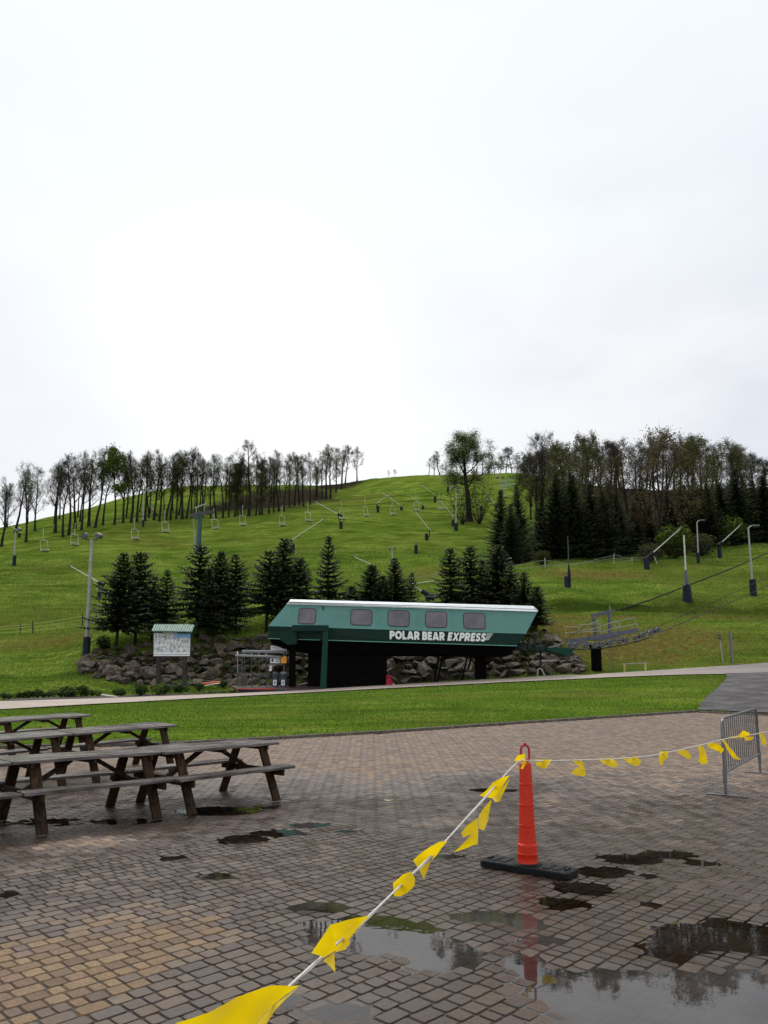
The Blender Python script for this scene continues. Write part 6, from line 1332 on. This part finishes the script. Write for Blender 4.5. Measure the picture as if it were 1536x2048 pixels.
snowgun('snow gun with a dark barrel right behind the roof of the terminal', (858, 1204), (850, 1186), (819, 1167), 3.4, 1190, [(822, 1168), (870, 1161.5)], 1.0)
snowgun('large dark snow gun at the wood edge with a lance pointing up right', (1294, 1138), (1302, 1109), (1362, 1056), 5.5, 1118, [(1314, 1127), (1308, 1112)], 1.0)
snowgun('far snow gun at the right wood edge with a round head', (1440, 1116), (1442, 1086), (1481, 1050), 4, 1095, None, .5)
snowgun('snow gun lance slanting down among the trunks of the left grove', (312, 1032), (311, 1024), (290, 1000), 2.5, 1026)
snowgun('snow gun at the far left with a lance pointing left over the weathered pole', (38, 1075), (36, 1062), (10, 1043), 3, 1066)
for (x, yb2, w_, yt2, lab) in ((832, 1107, 3.6, 1089, 'lone dark padded post in the middle of the open slope'), (1133, 1175, 4.2, 1152, 'shorter dark padded post of the pair on the terrace below the big spruces'), (655, 1128, .1, 1120, '')):
    if not lab: continue
    p = hit(x, yb2); s_ = p.y / F; t = thing('padded_post', lab, 'post', p); b = MB(); z1 = (yb2 - yt2) * s_; b.lathe([(w_ * s_, -.3), (w_ * s_, z1 * .96), (w_ * s_ * .7, z1)], p, 12); b.build('pad', M_PAD, t); b = MB(); b.tube([p, p + Vector((0, 0, z1 + .45))], .05, 6); b.build('pole', M_LAMP, t)
p = hit(1139, 1175); s_ = p.y / F; t = thing('padded_mast', 'tall thin dark mast with a padded foot on the terrace below the big spruces', 'mast', p); b = MB(); b.lathe([(3.6 * s_, -.3), (3.2 * s_, 30 * s_), (1.2 * s_, 46 * s_)], p, 12); b.build('pad', M_PAD, t); b = MB(); b.tube([p, p + Vector((0, 0, 106 * s_))], [.07, .04], 6); b.build('mast', M_LAMP, t)
p = hit(1375, 1201); s_ = p.y / F; t = thing('hydrant_mast', 'white mast on a flared dark padded base in the middle of the right terrace', 'mast', p)
b = MB(); b.lathe([(10.2 * s_, -.3), (7.2 * s_, 31 * s_), (3.5 * s_, 34 * s_)], p, 14); b.build('pad', M_PAD, t); b = MB(); b.tube([p + Vector((0, 0, 33 * s_)), p + Vector((0, 0, 44 * s_)), p + Vector((0, 0, 62 * s_))], [.16, .17, .09], 10); b.build('sleeve', M_SHE, t, smooth=True); b = MB(); b.tube([p + Vector((0, 0, 58 * s_)), p + Vector((0, 0, 134 * s_))], [.085, .07], 8); b.build('mast', M_PIPE, t, smooth=True)
p = hit(1465, 1327, 30); b = MB(); b.tube([p + Vector((0, 0, -.3)), P(1460.5, 1263, p.y)], .075, 10); tag(b.build('marker_post', M_GALV, None, smooth=True), 'plain pale steel post at the roadside on the right', 'post')
p = hit(1447, 1326, 30); t = thing('hydrant_post', 'thin leaning post with a small valve on top, left of the plain steel post', 'post', p); b = MB(); b.tube([p + Vector((0, 0, -.3)), P(1440, 1282, p.y)], .04, 8); b.build('post', M_PALE, t); b = MB(); q = P(1439, 1276, p.y); b.box(q, (.16, .14, .14), bev=.03); b.box(q + Vector((-.03, 0, .16)), (.2, .1, .08), bev=.02); b.build('valve', M_LAMP, t)
pa, pb = hit(1249, 1345, 30), hit(1291, 1343, 30); t = thing('low_rail', 'low yellow-posted rail on the grass right of the squat lift tower', 'rail', pa); M_YP = surf('faded_yellow_post', (.52, .46, .18), (.36, .32, .14), .6, scale=8)
for q in (pa, pb):
    b = MB(); b.bar(q + Vector((0, 0, -.2)), q + Vector((0, 0, .50)), .09, .09); b.build('post', M_YP, t)
b = MB(); b.tube([pa + Vector((-.2, 0, .47)), pb + Vector((.2, 0, .47))], .022, 6); b.build('rail', M_PALE, t)

# fences
def rope_fence(lab, posts, ropes, pm, rm, r=.02, pr=.05, ext=None):
    base = [hit(x, y) for x, y, _ in posts]; t = thing('rope_fence', lab, 'fence', base[0])
    tops = []
    for q, (x, y, ty) in zip(base, posts):
        e = P(x, ty, q.y); tops.append(e); b = MB(); b.tube([q + Vector((0, 0, -.3)), e], pr, 6); b.build('post', pm, t)
    for keys in ropes:
        pts = []
        for (x, y) in keys:
            ys = float(np.interp(x, [c[0] for c in posts], [q.y for q in base])); pts.append(P(x, y, ys))
        b = MB(); b.tube(curve3(pts, len(pts) * 6), r, 5); b.build('rope', rm, t)
    return t
M_YROPE = surf('yellow_rope', (.42, .46, .12), (.30, .33, .09), .6, scale=9, bmp=0); M_DPOST = surf('dark_fence_post', (.02, .02, .018), rough=.7)
rope_fence('fence of yellow ropes on dark posts at the left edge of the slope', [(-40, 1275, 1256), (41, 1266.5, 1248), (66, 1267, 1242), (165, 1251, 1230), (193, 1244, 1226), (215, 1240, 1222)],
           [[(-60, 1262), (0, 1254), (66, 1248), (120, 1240), (165, 1233), (215, 1226)], [(-60, 1266), (0, 1259), (66, 1253), (120, 1247), (165, 1240), (215, 1232)], [(-60, 1272), (0, 1266), (66, 1262), (120, 1256), (165, 1250), (215, 1238)]], M_DPOST, M_YROPE, .022, .05)
rope_fence('rope fence on pale posts along the bank below the big spruces', [(1010, 1142, 1124), (1090, 1136, 1116), (1228, 1128, 1107), (1264, 1126, 1114), (1300, 1126, 1113)],
           [[(1000, 1132), (1045, 1129), (1090, 1121), (1150, 1127), (1228, 1111), (1246, 1116), (1264, 1116), (1300, 1115)], [(1000, 1138), (1045, 1137), (1090, 1131), (1150, 1129), (1228, 1117), (1246, 1123), (1264, 1120), (1300, 1121)]], M_PALE, M_PALE, .02, .06)
rope_fence('pale rope fence crossing the brown strip behind the terminal spruces', [(822, 1160, 1150), (880, 1152, 1142), (905, 1150, 1139)], [[(800, 1158), (840, 1153), (880, 1146), (910, 1141)], [(800, 1162), (840, 1158), (880, 1150), (910, 1146)]], M_DPOST, M_PALE, .018, .04)
b = MB(); qa, qb = hit(610, 1195), hit(640, 1187); b.tube([qa + Vector((0, 0, .25)), qa.lerp(qb, .5) + Vector((0, 0, .3)), qb + Vector((0, 0, .25))], .06, 6); tag(b.build('drain_pipe', M_PIPE, None), 'pale pipe lying on the slope between the pointed spruce and the single cone-shaped one', 'pipe')

# second lift: tower, rope, chairs, unloading ramp
tb = hit(396, 1106); Yt = tb.y; s_ = Yt / F; t2 = thing('lift_tower', 'teal lift tower with a slanted crosshead rising behind the spruces on the left', 'lift tower', tb)
b = MB(); b.tube([tb + Vector((0, 0, -.5)), P(400.5, 1027, Yt)], [5.2 * s_, 4.6 * s_], 14); b.build('tower_tube', M_TEALP, t2, smooth=True)
b = MB(); b.bar(P(383, 1030, Yt - 1.4), P(424, 1023, Yt + 1.4), .34, .45); b.build('crosshead', M_LAMP, t2)
b = MB(); b.bar(P(389, 1016, Yt - 1), P(414, 1007, Yt + 1), .18, .16); b.bar(P(392, 1026, Yt - .8), P(393, 1015, Yt - .8), .12, .12); b.bar(P(408, 1024, Yt + .8), P(409, 1009, Yt + .8), .12, .12); b.build('lifting_frame', M_POLE, t2)
for (x, y, d) in ((386, 1029, -1.5), (421, 1023, 1.5)):
    b = MB(); b.bar(P(x - 8, y + 4, Yt + d), P(x + 8, y + 1, Yt + d), .16, .3); b.build('sheave_train', M_LAMP, t2)
CHR = [(87, 1091), (149, 1079), (269, 1068), (330, 1054), (429, 1048), (485, 1041), (564, 1041), (616, 1033), (683, 1029), (731, 1023), (785, 1021), (833, 1013), (880, 1011), (922, 1001), (977, 994), (1012, 986), (1076, 983), (1184, 987)]
CX = [0, 200, 400, 600, 800, 1000, 1200]; CY = [118 * .98, 124, 131, 139, 148, 156, 164]
def cdepth(px): return float(np.interp(px, CX, CY))
M_CHAIR = surf('pale_chair_frame', (.56, .56, .50), (.40, .40, .35), .5, scale=6, bmp=0); M_SEAT = surf('dark_chair_seat', (.035, .036, .036), (.02, .02, .02), .6, scale=6, bmp=0)
ch0 = thing('lift_chair', 'x', 'lift chair', (0, 0, 0), 'chairs of the far lift')
W2, HT = .60, 1.95
b = MB(); b.tube([(0, 0, 1.95), (0, 0, .95), (0, .1, .45), (0, .1, .0)], .035, 6); b.tube([(0, 0, 1.95), (.14, 0, 1.95)], .05, 6); b.build('hanger', M_CHAIR, ch0, smooth=True)
for sx in (-1, 1):
    b = MB(); b.tube([(0, .1, 0), (sx * (W2 - .2), .1, 0), (sx * W2, .08, -.12), (sx * W2, .05, -1.0), (sx * W2, .1, -HT + .05)], .035, 6); b.tube([(sx * W2, .1, -HT + .35), (sx * W2, -.5, -HT + .32), (sx * W2, -.5, -HT)], .035, 5); b.build('side_frame', M_CHAIR, ch0, smooth=True)
b = MB(); b.box((0, -.22, -HT + .02), (2 * W2 - .04, .56, .10), bev=.03); b.build('seat', M_SEAT, ch0)
b = MB()
for z in (-HT + .3, -HT + .52): b.box((0, .13, z), (2 * W2 - .1, .03, .07))
b.build('backrest', M_CHAIR, ch0)
index_kids()
tops = []
for i, (x, y) in enumerate(CHR):
    Y = cdepth(x); q = P(x, y, Y); o = ch0 if i == 0 else copy_tree(ch0); sc2 = .98; o.scale = (sc2,) * 3; o.location = q + Vector((0, 0, .9)); o.rotation_euler = (R(rr_.uniform(-3, 3)), R(rr_.uniform(-9, 0)), R(38 + rr_.uniform(-8, 8)))
    tops.append(q + Vector((0, 0, .9 + 1.95 * sc2)))
    nm = {87: 'leftmost chair of the far lift, hanging low over the slope', 149: 'second chair from the left on the far lift, left of the tall light pole', 269: 'chair of the far lift right of the tall light pole', 330: 'chair of the far lift hanging just left of the teal tower', 429: 'chair of the far lift hanging just right of the teal tower', 485: 'chair of the far lift hanging under the tallest bare tree', 564: 'chair left of the pair above the pointed spruce', 616: 'chair near the tip of the long white snow gun lance', 683: 'chair hanging in front of the snow gun that points up left', 731: 'chair left of the padded snow gun with crossed lances', 785: 'chair hanging right of the crossed lances', 833: 'chair over the lance in the middle of the open slope', 880: 'chair beside the snow gun left of the lamp pole', 922: 'chair just left of the lone tree trunk', 977: 'chair just right of the lone tree', 1012: 'chair above the tips of the big spruce trio', 1076: 'pale chair in the gap between the big spruce trio and the wood', 1184: 'rightmost chair, half hidden in the forest spruces'}[x]
    o['label'] = nm
Lk = [tops[0] + (tops[0] - tops[2]) * 1.2] + [tops[0]] + tops[1:]
b = MB(); pts = [q.copy() for q in Lk]
for _ in range(3): pts = [pts[0]] + [(pts[i - 1] + pts[i] * 2 + pts[i + 1]) / 4 for i in range(1, len(pts) - 1)] + [pts[-1]]
b.tube(pts, .045, 4); tag(b.build('chair_rope', M_CABLE, None), 'near rope of the far lift from which the chairs hang', 'cable')
b = MB(); pts2 = [P(x, y, cdepth(x) + 7) for x, y in ((400, 1013), (550, 1015), (700, 1012), (850, 1000), (960, 988), (1040, 976))]; b.tube(pts2, .045, 4); tag(b.build('chair_rope', M_CABLE, None), 'second rope of the far lift running behind the chairs up to the unloading ramp', 'cable')
b = MB(); pts2 = [P(x, y, cdepth(x) + 40) for x, y in ((640, 1013), (800, 1000), (960, 975), (1030, 963))]; b.tube(pts2, .045, 4); tag(b.build('chair_rope', M_CABLE, None), 'highest thin rope crossing the upper slope under the crest', 'cable')
p = hit(1016, 990); Yr = p.y; ur = thing('unloading_ramp', 'pale green framed unloading ramp beside the twin-lamp pole near the crest', 'ramp', p); M_UR = surf('pale_green_frame', (.22, .34, .22), (.16, .26, .17), .5, scale=5)
b = MB(); b.bar(P(1003, 965, Yr), P(1030, 955, Yr), .3, .35); b.bar(P(1003, 974, Yr), P(1029, 968, Yr), .3, .5); b.build('platform_beam', M_UR, ur)
for x, y0, y1 in ((1004, 966, 990), (1012, 962, 974), (1020, 959, 972), (1027, 957, 990)):
    b = MB(); b.bar(P(x, y0, Yr), P(x - .5, y1, Yr), .2, .2); b.build('upright', M_UR, ur)
